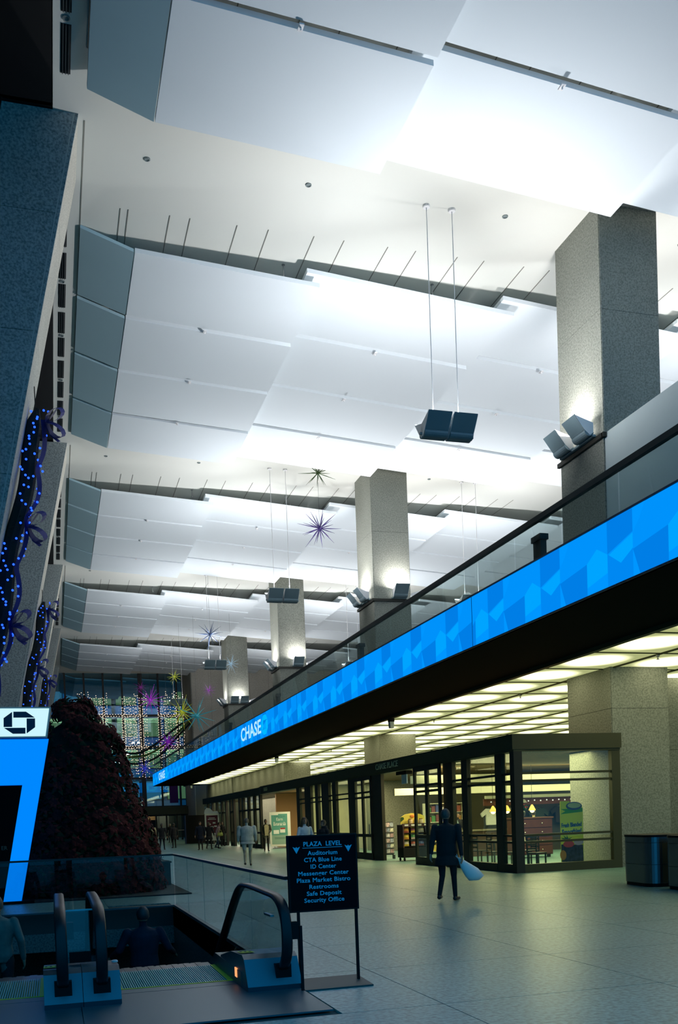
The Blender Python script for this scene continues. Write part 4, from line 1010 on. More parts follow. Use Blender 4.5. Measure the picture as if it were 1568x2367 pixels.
# filler leaves
for i in range(1500):
    z = 4.7*(1-math.sqrt(1-random.random()*.98)); a = random.uniform(0, 2*math.pi); r = prad(z)+random.uniform(-.17, .03)
    c = Vector((r*math.cos(a), r*math.sin(a), z)); d = Vector((math.cos(a), math.sin(a), random.uniform(-.8, .6))).normalized(); s = Vector((-math.sin(a), math.cos(a), random.uniform(-.5, .5))).normalized()
    L = random.uniform(.10, .19); restb.quad(c, c+d*L*.5+s*L*.3, c+d*L, c+d*L*.5-s*L*.3, mi=0 if random.random() < .55 else 1)
tag(restb.build('foliage', [DRED, DGR], tt), kind='stuff')
bx('stand', -2.0, 2.35, -2.4, 2.6, 0, .03, mat('stand_mat', (.02, .022, .022, 1), .8), tt)
pb = thing('planter_box', 'low dark planter box at the right foot of the poinsettia tree', 'planter', (2.62, 25.7, .03)); bx('box', -.22, .28, -.4, .4, 0, .62, mat('planter_dark', (.06, .07, .06, 1), .7), pb); bx('rim', -.25, .31, -.43, .43, .58, .62, MATS['planter_dark'], pb); bx('soil', -.2, .26, -.38, .38, .62, .63, SUB, pb)

# ------------------------------------------------------------------ garlands with blue lights on the left columns
GAR = mat('garland_needles', (.005, .010, .008, 1), .9); RIB = mat('blue_ribbon', (.004, .014, .16, 1), .6, spec=.3); LEDB = emis('blue_fairy_light', (.012, .07, 1.0, 1), 3.2)
def garland(b, z0, z1, lab, nl):
    y = 24.5+BAY*b-.35
    t = thing('lit_garland', lab, 'garland', (colx(z1)+.0, y, z1), group='blue lit garlands on the leaning columns')
    ox, oy, oz = colx(z1), y, z1
    n = int((z0-z1)/.09); mb = MB(); rib = MB(); bulbs = MB(); pth = []
    random.seed(b+11)
    def ctr(z): return Vector((colx(z)+.21+.05*math.sin(z*2.1), y+.10*math.sin(z*1.3), z))
    for i in range(n+1):
        z = z0-(z0-z1)*i/n; c = ctr(z); pth.append(c-Vector((ox, oy, oz)))
        for k in range(26):
            a = random.uniform(0, 2*math.pi); L = random.uniform(.22, .36)*min(1, .45+i/9); d = Vector((math.cos(a)*.8, math.sin(a), random.uniform(-.9, .3))).normalized(); s = d.cross(Vector((0, 0, 1))).normalized()*.014
            if c.x+d.x*L < colx(z+d.z*L)+.005: d.x = abs(d.x)
            p = c-Vector((ox, oy, oz)); mb.quad(p-s, p+s, p+d*L)
    mb.tube(pth, [min(.19, .06+.03*i) for i in range(len(pth))], 8); tag(mb.build('needles', GAR, t), kind='stuff')
    lb = MB(); lb.ball((0, 0, 0), .03, 6); LB = lb.mesh('bulb', LEDB)
    for k in range(nl):
        z = z0-(z0-z1)*(k+random.random())/nl; a = random.uniform(-2.1, .3); r = random.uniform(.24, .36); c = ctr(z); p = Vector((c.x+r*math.cos(a), c.y+r*math.sin(a), z)); p.x = max(p.x, colx(z)+.04)
        link('bulb', LB, t, p-Vector((ox, oy, oz)))
    # ribbon: wavy strip wound down the side
    rp = []
    m2 = 60
    for i in range(m2+1):
        z = z0-.3-(z0-.3-z1)*i/m2; c = ctr(z); sw = .20+.12*abs(math.sin(i*.30)); rp.append(c+Vector((sw, -.10-.06*math.cos(i*.60), 0))-Vector((ox, oy, oz)))
    for i in range(m2):
        a, c = rp[i], rp[i+1]; wv = Vector((.055, .05, .02)); rib.quad(a-wv, a+wv, c+wv, c-wv)
    rib.build('ribbon', RIB, t, True)
    # bows: two loops and tails
    for zb in (z0-.35, z0-2.9, z0-5.2):
        if zb < z1+.4: continue
        c = ctr(zb)+Vector((.30, -.18, 0))-Vector((ox, oy, oz)); bw = MB()
        for s in (1, -1):
            L = []
            for k in range(13):
                a = 2*math.pi*k/12; L.append(c+Vector((.19-.19*math.cos(a), -.04*math.sin(a), s*(.02+.24*math.sin(a/2))+.13*math.sin(a))))
            wv = Vector((.05, .10, .06))
            for p, q in zip(L[:-1], L[1:]): bw.quad(p-wv, p+wv, q+wv, q-wv)
            T = [c, c+Vector((.10, 0, s*.22-.1)), c+Vector((.26, 0, s*.40-.05))]
            for p, q in zip(T[:-1], T[1:]): bw.quad(p-wv*.7, p+wv*.7, q+wv*.7, q-wv*.7)
        tag(bw.build('bow', RIB, t, True), kind='stuff')
    b2 = MB(); b2.tube([ctr(z0)+Vector((-.05, 0, -.1))-Vector((ox, oy, oz)), Vector((colx(z0+.5)+.02, y, z0+.5))-Vector((ox, oy, oz))], .012, 6); b2.build('hook_wire', BLACKP, t)
garland(0, 11.7, 4.6, 'nearest dark garland with blue lights and ribbon on the first leaning column', 105)
garland(1, 11.5, 4.6, 'second dark garland with blue lights on the second leaning column', 80)
garland(2, 11.3, 4.6, 'farthest dark garland with blue lights just above the totem sign', 50)

# ------------------------------------------------------------------ starburst ornaments
def pz(x):
    for xa, za, xb, zb in zcol:
        if xa <= x <= xb: return za+(zb-za)*(x-xa)/(xb-xa)+.03
    return CZ
def star(x, y, z, r, col, lab, n=22, e=.25):
    t = thing('starburst_ornament', lab, 'ornament', (x, y, z), group='hanging starburst ornaments')
    random.seed(int(x*100+z*7)); c = col
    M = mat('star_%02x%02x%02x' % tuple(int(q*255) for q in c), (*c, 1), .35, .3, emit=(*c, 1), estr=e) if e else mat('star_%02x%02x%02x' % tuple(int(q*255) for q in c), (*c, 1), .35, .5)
    for k in range(n):
        zc = 1-2*(k+.5)/n; a = k*2.399963; rr = math.sqrt(1-zc*zc); d = Vector((rr*math.cos(a), rr*math.sin(a), zc)); L = r*random.uniform(.72, 1.08)
        b = MB(); b.tube([d*.02, d*L*.5, d*L], [.022*r, .02*r, .004*r], 5); b.build('spike', M, t)
    b = MB(); b.ball((0, 0, 0), .11*r, 10); b.build('core', M, t)
    inb = any(26.9+BAY*q < y < 41.2+BAY*q for q in range(-1, 5)); b = MB(); b.tube([(0, 0, 0), (0, 0, (pz(x) if inb else CZ)-z)], .006, 5); b.build('string', STEELD, t)
star(13.0, 44.8, 15.70, 1.05, (.05, .03, .16), 'large dark violet starburst hanging in front of the white panels', 26, 0)
star(12.2, 42.0, 17.3, .85, (.05, .09, .03), 'green starburst just under the near panels, above the violet one', 20, 0)
star(10.3, 62.0, 13.9, 1.0, (.05, .09, .20), 'blue-grey starburst at the lower edge of the fourth panel bay', 22, 0)
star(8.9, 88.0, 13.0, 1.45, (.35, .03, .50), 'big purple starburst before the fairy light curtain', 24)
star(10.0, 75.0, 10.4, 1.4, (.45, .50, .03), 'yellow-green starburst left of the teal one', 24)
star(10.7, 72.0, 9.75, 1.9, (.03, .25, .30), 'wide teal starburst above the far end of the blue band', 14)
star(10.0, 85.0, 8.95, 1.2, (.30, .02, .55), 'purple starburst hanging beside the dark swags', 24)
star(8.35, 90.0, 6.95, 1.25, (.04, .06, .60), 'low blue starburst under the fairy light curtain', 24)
star(13.0, 80.0, 12.8, .75, (.28, .05, .38), 'small purple starburst left of the fourth granite column', 18)
star(9.05, 98.0, 15.6, .8, (.28, .04, .34), 'tiny purple starburst high near the last panel bay', 16)
star(13.1, 70.0, 13.35, .85, (.30, .45, .55), 'pale blue starburst in front of the fourth granite column', 18)
star(10.8, 85.0, 14.7, .75, (.30, .35, .03), 'small yellow starburst below the fifth panel bay', 18)

# ------------------------------------------------------------------ far glass wall, fairy lights, building outside
wf = thing('window_1', kind='structure')
xm = [.0, 1.75, 3.7, 5.65, 7.6, 9.5, 11.4, 13.35, 14.0]; zt = [3.6, 6.72, 10.06, 13.42, 16.75]
for i in range(len(xm)-1):
    for a, c in zip([3.6, 6.72, 10.06, 13.42], [6.72, 10.06, 13.42, 18.2]): bx('pane', xm[i]+.05, xm[i+1]-.05, 104, 104.02, a+.06, c-.06, GLASS_F, wf)
    if xm[i] < 9: bx('pane', xm[i]+.05, xm[i+1]-.05, 104, 104.02, .1, 3.54, GLASS_F, wf)
FRD = mat('far_mullion_dark', (.012, .016, .018, 1), .6)
for k, x in enumerate(xm): w_ = .22 if k == 5 else .09; bx('mullion', x-w_, x+w_, 103.85, 104.2, 0, CZ, FRD, wf)
for z in zt[:-1]: bx('transom', 0, 14, 103.87, 104.18, z-.12, z+.12, FRD, wf)
dr = thing('door_1', kind='structure')
bx('canopy', 9.3, 14.0, 102.6, 103.8, 2.75, 3.6, BRONZE, dr)
for k, x in enumerate((9.4, 10.5, 11.6, 12.7, 13.8)): bx('door_post', x-.08, x+.08, 102.8, 103.0, 0, 2.75, DARKM, dr)
for k in range(4): bx('door_glass', 9.48+1.1*k, 10.42+1.1*k, 102.9, 102.92, .1, 2.6, GLASS_F, dr); bx('push_bar', 9.5+1.1*k, 10.4+1.1*k, 102.84, 102.88, 1.0, 1.06, STEEL, dr)
# fairy lights
FL = emis('warm_fairy_light', (1.0, .80, .58, 1), 1.5); fb_ = MB(); random.seed(5); strings = MB()
def bulb(x, y, z, s=.048):
    n = len(fb_.v); fb_.v += [(x+s, y, z), (x-s, y, z), (x, y+s, z), (x, y-s, z), (x, y, z+s), (x, y, z-s)]
    for f in ((0, 2, 4), (2, 1, 4), (1, 3, 4), (3, 0, 4), (2, 0, 5), (1, 2, 5), (3, 1, 5), (0, 3, 5)): fb_.f.append(tuple(n+i for i in f)); fb_.m.append(0); fb_.c.append(None)
for (x0, x1, za, zb, step) in ((2.9, 5.9, 15.3, 10.2, .22), (7.4, 9.9, 15.2, 6.9, .20), (11.4, 13.8, 15.4, 8.3, .22), (9.9, 11.4, 10.6, 7.4, .36)):
    x = x0
    while x < x1:
        zl = zb+random.uniform(-.3, 1.4); zu = za+random.uniform(-.5, .2); strings.box(x-.006, x+.006, 101.0, 101.01, zl, zu)
        z = zu
        while z > zl:
            bulb(x+random.uniform(-.04, .04), 101+random.uniform(-.1, .1), z); z -= random.uniform(.16, .42)
        x += step*random.uniform(.7, 1.3)
for x in (3.7, 5.65, 7.6, 9.5, 11.4, 13.35):
    z = 14.2
    while z > (6.8 if x in (7.6, 9.5) else 9): bulb(x-.14, 103.6, z); bulb(x+.14, 103.6, z-.1); z -= .26
for z in (13.42, 10.06):
    x = 4.0
    while x < 13.9:
        if not 9.9 < x < 11.2: bulb(x, 103.6, z+.1); bulb(x+.1, 103.6, z-.1)
        x += .28
fc = thing('fairy_light_curtain', 'curtain of warm fairy lights hanging before the far glass wall', 'fairy lights', (8, 101, 15.4))
for nm, bb, mm in (('bulbs', fb_, FL), ('strings', strings, mat('string_grey', (.12, .15, .15, 1), .7))):
    bb.v = [(x-8, y-101, z-15.4) for x, y, z in bb.v]; tag(bb.build(nm, mm, fc), kind='stuff')
for k, (p, lab) in enumerate((([(13.9, 98, 12.6), (12.0, 98, 11.2), (10.3, 98, 9.9), (8.6, 98, 9.0), (6.5, 98, 9.1)], 'upper dark garland swag draped before the far glass wall'), ([(13.9, 98, 12.0), (12.2, 98, 10.3), (10.6, 98, 8.7), (8.4, 98, 7.9), (6.0, 98, 8.3)], 'lower dark garland swag draped before the far glass wall'), ([(13.9, 98.4, 12.3), (11.8, 98.4, 10.3), (9.6, 98.4, 8.9), (7.6, 98.4, 8.6)], 'green garland swag between the two dark ones'))):
    b = MB(); q = catmull(p, 5); b.tube(q, .10, 7)
    t = thing('garland_swag', lab, 'garland', q[0], group='garland swags'); b.v = [tuple(Vector(v)-q[0]) for v in b.v]; b.build('rope', [GAR, GAR, mat('green_swag', (.10, .16, .02, 1), .8)][k], t)
    n = MB(); random.seed(k)
    for c in q:
        for j in range(14):
            d = Vector((random.uniform(-1, 1), random.uniform(-1, 1), random.uniform(-1, 1))).normalized(); s = d.cross(Vector((0, 1, .2))).normalized()*.02; cc_ = c-q[0]; n.quad(cc_-s, cc_+s, cc_+d*.22)
    tag(n.build('needles', [GAR, GAR, MATS['green_swag']][k], t), kind='stuff')
# building across the street
bd = thing('office_building', 'blue-grey office block with lit windows beyond the far glass wall', 'building', (8, 128, 0))
FAC = mat('facade_blue_grey', (.20, .46, .60, 1), .7); WLIT = emis('office_window_lit', (.26, .32, .13, 1), .55); WDIM = emis('office_window_dim', (.06, .20, .30, 1), .7); BLIND = emis('office_ceiling_lights', (.85, .85, .38, 1), 1.1)
bx('wall', -20, 40, 0, 3, -.5, 34, FAC, bd)
bx('sidewalk', -20, 40, -22, 0, -.5, -.02, G_DARK, bd)
random.seed(3)
for fl_ in range(5):
    z0 = 5.0+4.15*fl_
    bx('spandrel', -20, 40, -.35, 0, z0-1.25, z0-.15, FAC if fl_ > 1 else mat('facade_pale', (.75, .78, .82, 1), .7), bd)
    for k in range(14):
        x0 = -12+3.1*k; lit = (fl_ in (1, 2, 3) and k in (3, 4, 5, 6)) or random.random() < .05
        wn = bx('window', x0, x0+2.75, -.12, -.02, z0, z0+2.6, FRD, bd)
        bx('window_pane', x0+.1, x0+2.65, -.16, -.12, z0+.1, z0+2.5, WLIT if lit else WDIM, wn)
        if lit:
            for q in (2.0, 2.25, 2.42): bx('blind_slat', x0+.2, x0+2.5, -.19, -.16, z0+q-.04, z0+q+.04, BLIND, wn)
    for k in range(4): bx('pier', -12+3.1*4*k-.5, -12+3.1*4*k-.1, -.5, 0, 0, 34, FAC, bd)
tag(bx('awning_wall', -20, 40, -6.2, -6, 0, 3.4, FRD, bd), None)
# kiosk near far doors
kb = thing('slatted_bin', 'round slatted waste bin by the far entrance doors', 'waste bin', (11.3, 82.0, 0))
b = MB(); b.lathe([(.42, 0), (.42, .06), (.40, .06), (.40, .88), (.43, .88), (.43, .95), (.1, .96)], 20); b.build('liner', DARKM, kb)
sl = MB(); sl.box(-.05, .05, -.02, .02, .07, .87); SL = sl.mesh('slat', mat('slat_wood', (.30, .24, .12, 1), .6))
for k in range(18):
    a = 2*math.pi*k/18; o = link('slat', SL, kb, (.42*math.cos(a), .42*math.sin(a), 0)); o.rotation_euler = (0, 0, a+math.pi/2)
kd = thing('dark_kiosk', 'tall dark kiosk panel at the end of the far shopfront', 'kiosk', (11.4, 79.6, 0)); bx('cabinet', -.9, 1.6, -.3, .3, 0, 2.35, BLACKP, kd); bx('side_glow', -.95, -.9, -.3, .3, 0, 2.35, mat('kiosk_blue', (.02, .05, .16, 1), .4), kd)
pban = thing('purple_banner', 'long purple banner hanging by the far entrance', 'banner', (12.6, 103.84, 3.99)); bx('cloth', -.45, .45, -.02, .02, 0, 2.6, mat('purple_cloth', (.06, .01, .14, 1), .8), pban); b = MB(); b.tube([(-.5, 0, 2.6), (.5, 0, 2.6)], .03, 8); b.build('pole', STEELD, pban)
b = MB(); b.tube([(0, 0, 2.6), (0, 0, 2.72)], .01, 6); b.build('hook', STEELD, pban)
# ================================================================== PEOPLE
def cap_tube(b, a, c, ra, rb, n=10):
    a, c = Vector(a), Vector(c); t = (c-a); L = t.length; t.normalize() if L > 1e-6 else None
    pts, rs = [], []
    for k in range(4): q = math.pi/2*(1-k/4); pts.append(a-t*ra*math.sin(q)); rs.append(max(ra*math.cos(q), ra*.05))
    pts.append(a); rs.append(ra); pts.append(c); rs.append(rb)
    for k in range(1, 5): q = math.pi/2*k/4; pts.append(c+t*rb*math.sin(q)); rs.append(max(rb*math.cos(q), rb*.05))
    b.tube(pts, rs, n)
def rings(b, R, n=18, mi=0):
    # R: (x, y, z, rx, ry)
    base = len(b.v)
    for (x, y, z, rx, ry) in R:
        for k in range(n): q = 2*math.pi*k/n; b.v.append((x+rx*math.cos(q), y+ry*math.sin(q), z))
    for i in range(len(R)-1):
        for k in range(n): k2 = (k+1) % n; b.f.append((base+i*n+k, base+i*n+k2, base+(i+1)*n+k2, base+(i+1)*n+k)); b.m.append(mi); b.c.append(None)
    b.f.append(tuple(base+k for k in range(n))[::-1]); b.m.append(mi); b.c.append(None)
    e = base+(len(R)-1)*n; b.f.append(tuple(e+k for k in range(n))); b.m.append(mi); b.c.append(None)
def cloth(n, c, r=.85): return mat('cloth_'+n, (*c, 1), r, noise_s=7, noise_a=.18, spec=.2)
SKIN = mat('skin', (.36, .20, .13, 1), .6); SKIND = mat('skin_deep', (.12, .06, .035, 1), .6); SHOE = mat('shoe_black', (.01, .01, .011, 1), .4); EYE = mat('eye_dark', (.01, .008, .008, 1), .3); LIP = mat('lips', (.28, .09, .07, 1), .5)
def person(label, x, y, z=0, rz=0, h=1.70, top=None, legs=None, hair=(.02, .015, .01), skin=None, bulk=1.0, coat=0, stride=0.0, armL=None, armR=None, longhair=False, bald=False, vox=.012, lean=0.0, seated=False, collar=None, hood=False):
    """local frame: faces -Y; armL/armR = (elbow, wrist) in local metres at 1.70 m"""
    t = thing('person', label, 'person', (x, y, z), rz); k = h/1.70
    skin = skin or SKIN
    b = MB(); seg = []      # seg: a, c, ra, rb, material index (0 skin 1 top 2 legs 3 shoe 4 eye 5 lip)
    def add(a, c, ra, rb, mi): cap_tube(b, a, c, ra, rb); seg.append((Vector(a), Vector(c), ra, rb, mi))
    B = bulk; ly = lean
    sh = lambda z: -ly*max(0, z-.95)
    T = [(0, sh(.86), .86, .145*B, .105*B), (0, sh(.95), .95, .165*B, .12*B), (0, sh(1.08), 1.08, .150*B, .110*B), (0, sh(1.22), 1.22, .168*B, .120*B), (0, sh(1.34), 1.34, .180*B, .118*B), (0, sh(1.41), 1.41, .150*B, .095*B), (0, sh(1.455), 1.455, .075, .065)]
    if coat:
        T = [(0, .01, .92-coat, .19*B, .15*B), (0, .005, .92-coat*.5, .18*B, .14*B)]+T
    rings(b, T)
    for a, c in zip(T[:-1], T[1:]): seg.append((Vector(a[:3]), Vector(c[:3]), (a[3]+a[4])/2, (c[3]+c[4])/2, 1))
    if coat == 0: seg.append((Vector((-.07, 0, .86)), Vector((.07, 0, .86)), .11, .11, 2))
    hy = sh(1.60)
    add((0, sh(1.42)+.01, 1.42), (0, hy+.012, 1.52), .055, .052, 0)
    # skull, jaw, nose, ears
    b.ball((0, hy+.012, 1.615), .1, 16, sx=.76, sy=.93, sz=1.08); seg.append((Vector((0, hy+.01, 1.60)), Vector((0, hy+.01, 1.63)), .085, .085, 0))
    add((0, hy-.03, 1.545), (0, hy-.025, 1.57), .05, .058, 0)
    add((0, hy-.085, 1.615), (0, hy-.102, 1.585), .009, .014, 0)
    for s in (-1, 1):
        b.ball((s*.076, hy+.018, 1.60), .022, 8, sx=.5, sz=1.4); seg.append((Vector((s*.078, hy+.018, 1.60)),)*2+(.02, .02, 0))
        b.ball((s*.030, hy-.076, 1.622), .011, 6); seg.append((Vector((s*.030, hy-.084, 1.622)),)*2+(.012, .012, 4))
    seg.append((Vector((-.02, hy-.085, 1.553)), Vector((.02, hy-.085, 1.553)), .008, .008, 5))
    # legs
    for s, f in ((-1, stride), (1, -stride)):
        hip = (s*.085*B, 0, .88); 
        if seated: knee, ank = (s*.11, -.40, .52), (s*.11, -.40, .10)
        else: knee, ank = (s*.095, -f*.45-.015-abs(f)*.08, .48), (s*.10, -f*.95+(.10 if f < 0 else 0), .085+(.05 if f < 0 else 0))
        add(hip, knee, .085*min(B, 1.15), .058, 2); add(knee, ank, .056, .042, 2)
        toe = (ank[0]+s*.02, ank[1]-.15, ank[2]-.045); add((ank[0], ank[1]+.03, ank[2]-.04), toe, .042, .036, 3)
    # arms
    dl_ = ((.245*B, .03, 1.13), (.265*B, -.05, .88))
    for s, A in ((-1, armL), (1, armR)):
        el, wr = A if A else dl_
        el, wr = Vector((s*el[0], el[1]+sh(el[2]), el[2])), Vector((s*wr[0], wr[1]+sh(wr[2]), wr[2])); shd = Vector((s*.178*B, sh(1.385), 1.385))
        add(shd, el, .056*B, .045*B, 1); add(el, wr-(wr-el).normalized()*.02, .044*B, .033*B, 1)
        d = (wr-el).normalized(); side = Vector((0, -1, 0)); side = (side-d*side.dot(d)); side = side.normalized() if side.length > .05 else Vector((0, 0, 1)); pn = d.cross(side)
        add(wr, wr+d*.03, .026, .027, 0)
        for u in (-.024, 0, .024): add(wr+d*.02+side*u, wr+d*.085+side*u, .017, .016, 0)
        inw = -s*Vector((1, 0, 0)); inw = inw-d*inw.dot(d); inw = inw.normalized() if inw.length > .05 else pn
        for u, L in ((.033, .070), (.011, .080), (-.011, .074), (-.033, .058)):
            p0 = wr+d*.085+side*u; p1 = p0+d*L*.5+inw*.010; p2 = p1+d*L*.42+inw*.026
            add(p0, p1, .0098, .0092, 0); add(p1, p2, .0092, .0078, 0)
        p0 = wr+d*.03+side*.035; p1 = p0+d*.03+side*.022+inw*.012; p2 = p1+d*.032+side*.004+inw*.010; add(p0, p1, .0125, .0115, 0); add(p1, p2, .0115, .009, 0)
    me = b.mesh('body', [skin, top, legs, SHOE, EYE, LIP]); tmp = bpy.data.objects.new('tmp_body', me); COL.objects.link(tmp)
    md = tmp.modifiers.new('r', 'REMESH'); md.mode = 'VOXEL'; md.voxel_size = vox; md.use_smooth_shade = True
    sm = tmp.modifiers.new('s', 'SMOOTH'); sm.factor = .5; sm.iterations = 2
    dg = bpy.context.evaluated_depsgraph_get(); out = bpy.data.meshes.new_from_object(tmp.evaluated_get(dg)); bpy.data.objects.remove(tmp)
    out.materials.clear()
    for mm in (skin, top, legs, SHOE, EYE, LIP): out.materials.append(mm)
    import numpy as np
    n = len(out.polygons); cen = np.zeros(n*3); out.polygons.foreach_get('center', cen); cen = cen.reshape(-1, 3)
    best = np.full(n, 1e9); mi = np.zeros(n, dtype=np.int32)
    for (a, c, ra, rb, m_) in seg:
        a_, c_ = np.array(a), np.array(c); ab = c_-a_; L2 = float(ab@ab); tt_ = np.clip(((cen-a_)@ab)/L2, 0, 1) if L2 > 1e-9 else np.zeros(n)
        d = np.linalg.norm(cen-(a_+tt_[:, None]*ab), axis=1)-(ra+(rb-ra)*tt_)
        if m_ in (4, 5): d = np.where(d < .004, d-.03, 9)
        mk = d < best; best[mk] = d[mk]; mi[mk] = m_
    out.polygons.foreach_set('material_index', mi); out.polygons.foreach_set('use_smooth', [True]*n)
    o = link('body', out, t); o.scale = (k, k, k)
    HM = mat('hair_%02x%02x%02x' % tuple(int(q*255) for q in hair), (*hair, 1), .6, noise_s=40, noise_a=.3)
    if not bald:
        hb = MB(); hb.ball((0, hy+.018, 1.628), .108, 20, sx=.80, sy=.96, sz=1.05)
        hm = hb.mesh('hair', HM, True); bm = bmesh.new(); bm.from_mesh(hm)
        dele = [f for f in bm.faces if (f.calc_center_median().y < hy-.035 and f.calc_center_median().z < 1.665) or f.calc_center_median().z < (1.54 if longhair else 1.565)]
        bmesh.ops.delete(bm, geom=dele, context='FACES'); bm.to_mesh(hm); bm.free(); ho = link('hair', hm, t); ho.scale = (k, k, k)
        if longhair:
            lb = MB(); rings(lb, [(0, hy+.045, 1.66, .088, .07), (0, hy+.05, 1.58, .105, .07), (0, hy+.055, 1.48, .12, .06), (0, hy+.06, 1.38, .11, .045), (0, hy+.06, 1.33, .06, .03)], 14); lo = lb.build('long_hair', HM, t, True); lo.scale = (k, k, k)
            for s in (-1, 1):
                lb = MB(); rings(lb, [(s*.075, hy-.005, 1.66, .025, .05), (s*.09, hy-.01, 1.58, .028, .05), (s*.10, hy-.02, 1.48, .03, .045), (s*.095, hy-.03, 1.40, .02, .03)], 10); lo = lb.build('hair_lock', HM, t, True); lo.scale = (k, k, k)
    if hood:
        hb = MB(); rings(hb, [(0, hy+.06, 1.40, .15, .10), (0, hy+.06, 1.48, .13, .10), (0, hy+.075, 1.54, .09, .06)], 16); q = hb.build('hood', top, t, True); q.scale = (k, k, k)
    return t
blk = cloth('black', (.008, .008, .010)); nav = cloth('navy', (.012, .018, .035)); jean = cloth('jeans', (.03, .05, .09)); gry = cloth('pale_grey', (.36, .42, .42)); kha = cloth('khaki', (.30, .30, .24)); wht = cloth('white_knit', (.62, .68, .72)); olive = cloth('olive', (.07, .07, .05)); mauve = cloth('mauve', (.30, .22, .28)); drk = cloth('charcoal', (.02, .022, .026)); cream = cloth('cream', (.55, .47, .28))
person('person in a black coat walking with a white plastic bag before the shop', 6.95, 16.3, 0, R_(140), 1.68, blk, cloth('dark_trousers', (.015, .018, .02)), (.06, .055, .05), stride=.13, coat=.24, bulk=1.26, armL=((.27, .05, 1.13), (.30, .06, .86)), armR=((.25, .10, 1.13), (.27, .14, .90)), vox=.011)
pb_ = thing('plastic_bag', 'white plastic bag swinging from the hand of the person in black', 'bag', (7.25, 16.15, .35))
b = MB(); rings(b, [(.16, 0, .02, .10, .05), (.18, 0, .10, .19, .09), (.08, 0, .24, .17, .08), (-.04, 0, .36, .09, .04), (-.14, 0, .46, .03, .02)], 14); b.build('sack', mat('bag_white', (.75, .78, .78, 1), .5), pb_, True)
b = MB(); b.tube([(-.15, 0, .44), (-.17, .01, .52), (-.20, 0, .50), (-.16, -.01, .44)], .008, 6); b.build('handle', MATS['bag_white'], pb_)
person('person in a pale grey puffy jacket walking away along the pit guard', 6.75, 34.3, 0, R_(170), 1.72, gry, kha, (.10, .09, .08), stride=.16, coat=.12, bulk=1.5, armL=((.31, .02, 1.13), (.32, -.08, .92)), armR=((.31, .02, 1.13), (.32, -.06, .92)))
person('person in a dark jacket over a cream shirt standing beside the teal poster', 10.9, 50.1, 0, R_(-8), 1.70, olive, blk, (.03, .025, .02), SKIND, bulk=1.2, armL=((.27, .0, 1.13), (.22, -.16, 1.0)), armR=((.27, 0, 1.13), (.20, -.18, 1.02)), coat=.06)
sc = thing('cream_scarf', 'cream scarf hanging down the front of the dark jacket', 'scarf', (10.9, 49.93, .9)); b = MB(); b.prism([(-.10, 0), (.10, 0), (.12, .45), (.07, .53), (-.08, .53), (-.12, .45)], 'y', -.025, .0); b.build('cloth', cream, sc)
b = MB(); b.prism([(-.10, -.05), (.10, -.05), (.10, 0), (-.10, 0)], 'y', -.02, -.005); b.build('fringe', cream, sc)
person('person with long brown hair in a white sweater behind the directory sign', 7.30, 28.0, 0, R_(4), 1.66, wht, jean, (.07, .04, .02), longhair=True, armL=((.25, -.02, 1.12), (.10, -.22, 1.06)), armR=((.25, -.02, 1.12), (.10, -.22, 1.04)))
person('person in a dark hooded coat turned toward the white sweater', 7.72, 27.45, 0, R_(-65), 1.56, drk, blk, (.02, .015, .012), hood=True, bulk=1.15)
person('person in a dark coat at the left of the far group of shoppers', 8.6, 58.5, 0, R_(-20), 1.72, nav, blk, (.02, .015, .01), coat=.25, bulk=1.15, vox=.016)
person('person in a charcoal coat with lowered head in the far group', 9.25, 59.2, 0, R_(150), 1.66, drk, blk, (.05, .04, .03), coat=.3, bulk=1.25, stride=.12, vox=.016)
person('person in a mauve top leaning forward in the far group', 9.95, 60.3, 0, R_(60), 1.64, mauve, jean, (.03, .02, .015), lean=.25, stride=.1, vox=.016)
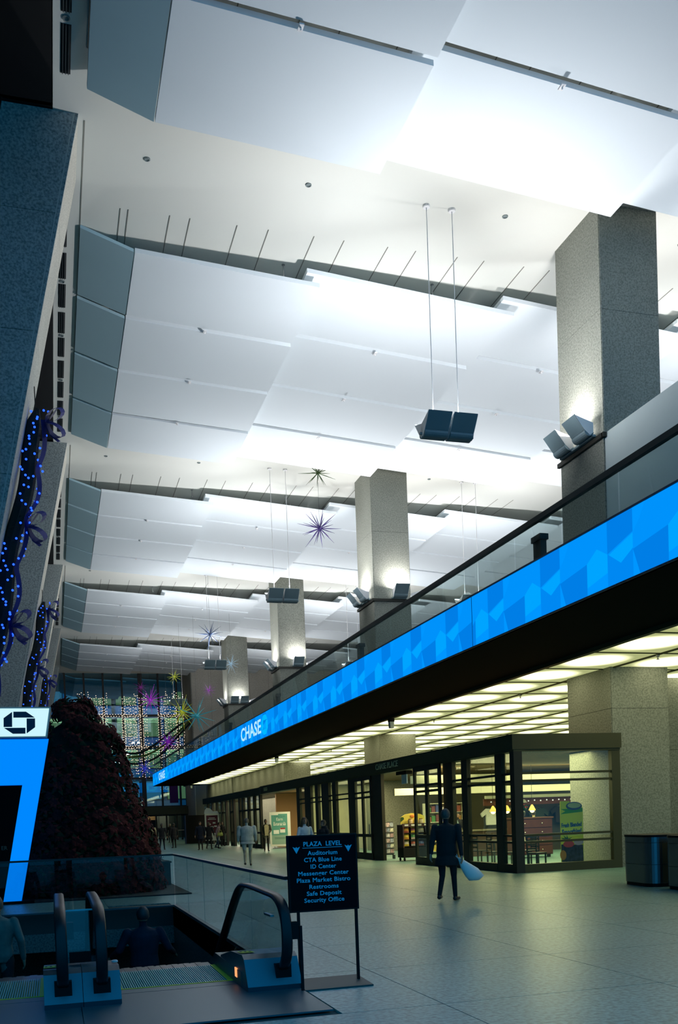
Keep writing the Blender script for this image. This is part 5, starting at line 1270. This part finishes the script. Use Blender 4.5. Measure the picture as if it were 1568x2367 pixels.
hb_ = thing('green_handbag', 'yellow-green handbag carried at the hip in the far group', 'bag', (10.08, 60.0, .80)); b = MB(); rings(b, [(0, 0, 0, .17, .08), (0, 0, .08, .19, .09), (0, 0, .22, .15, .06)], 12); b.build('sack', mat('bag_green', (.42, .48, .10, 1), .5), hb_, True)
b = MB(); b.tube(catmull([(-.1, 0, .22), (-.06, 0, .36), (.06, 0, .36), (.1, 0, .22)], 4), .012, 6); b.build('strap', MATS['bag_green'], hb_)
person('person in a long black coat standing beside the red poster', 11.25, 66.0, 0, R_(20), 1.68, blk, blk, (.03, .015, .01), coat=.45, vox=.016)
person('person in a black coat walking between the tree and the far doors', 6.75, 63.0, 0, R_(160), 1.70, drk, nav, (.02, .02, .02), coat=.2, stride=.15, vox=.016, bulk=1.2)
person('person in a dark coat near the slatted bin', 7.95, 66.5, 0, R_(200), 1.70, blk, blk, (.02, .015, .01), coat=.3, vox=.016, bulk=1.15)
person('person in a cream top facing the far doors', 7.6, 78.0, 0, R_(180), 1.72, cream, drk, (.03, .02, .02), vox=.018, bulk=1.2)
person('person in dark clothes just right of the poinsettia tree', 7.0, 82.0, 0, R_(30), 1.70, blk, drk, (.03, .02, .02), vox=.018, coat=.2)
person('person in a grey coat talking near the far doors', 10.2, 88.0, 0, R_(-30), 1.70, drk, blk, (.25, .24, .22), vox=.018, coat=.2)
person('person in dark blue clothes riding the middle escalator down', 1.12, 13.35, -1.28, R_(180), 1.74, nav, blk, (.015, .015, .02), vox=.012, bulk=1.2, coat=.1, armL=((.33, -.02, 1.15), (.42, -.22, 1.05)), armR=((.33, -.02, 1.15), (.42, -.22, 1.05)))
person('person in green-grey clothes on the left escalator at the picture edge', -.72, 12.4, -.82, R_(180), 1.60, cloth('green_grey', (.10, .13, .12)), drk, (.06, .06, .05), vox=.013, bulk=1.15)
person('person with black hair behind the checkout counter', 15.0, 34.0, 0, R_(10), 1.66, blk, blk, (.008, .008, .008), vox=.014)
person('person in a pale cream top beside the drawer cabinet', 17.0, 31.6, 0, R_(170), 1.62, cream, drk, (.03, .03, .03), vox=.014, bulk=1.15, lean=.12)
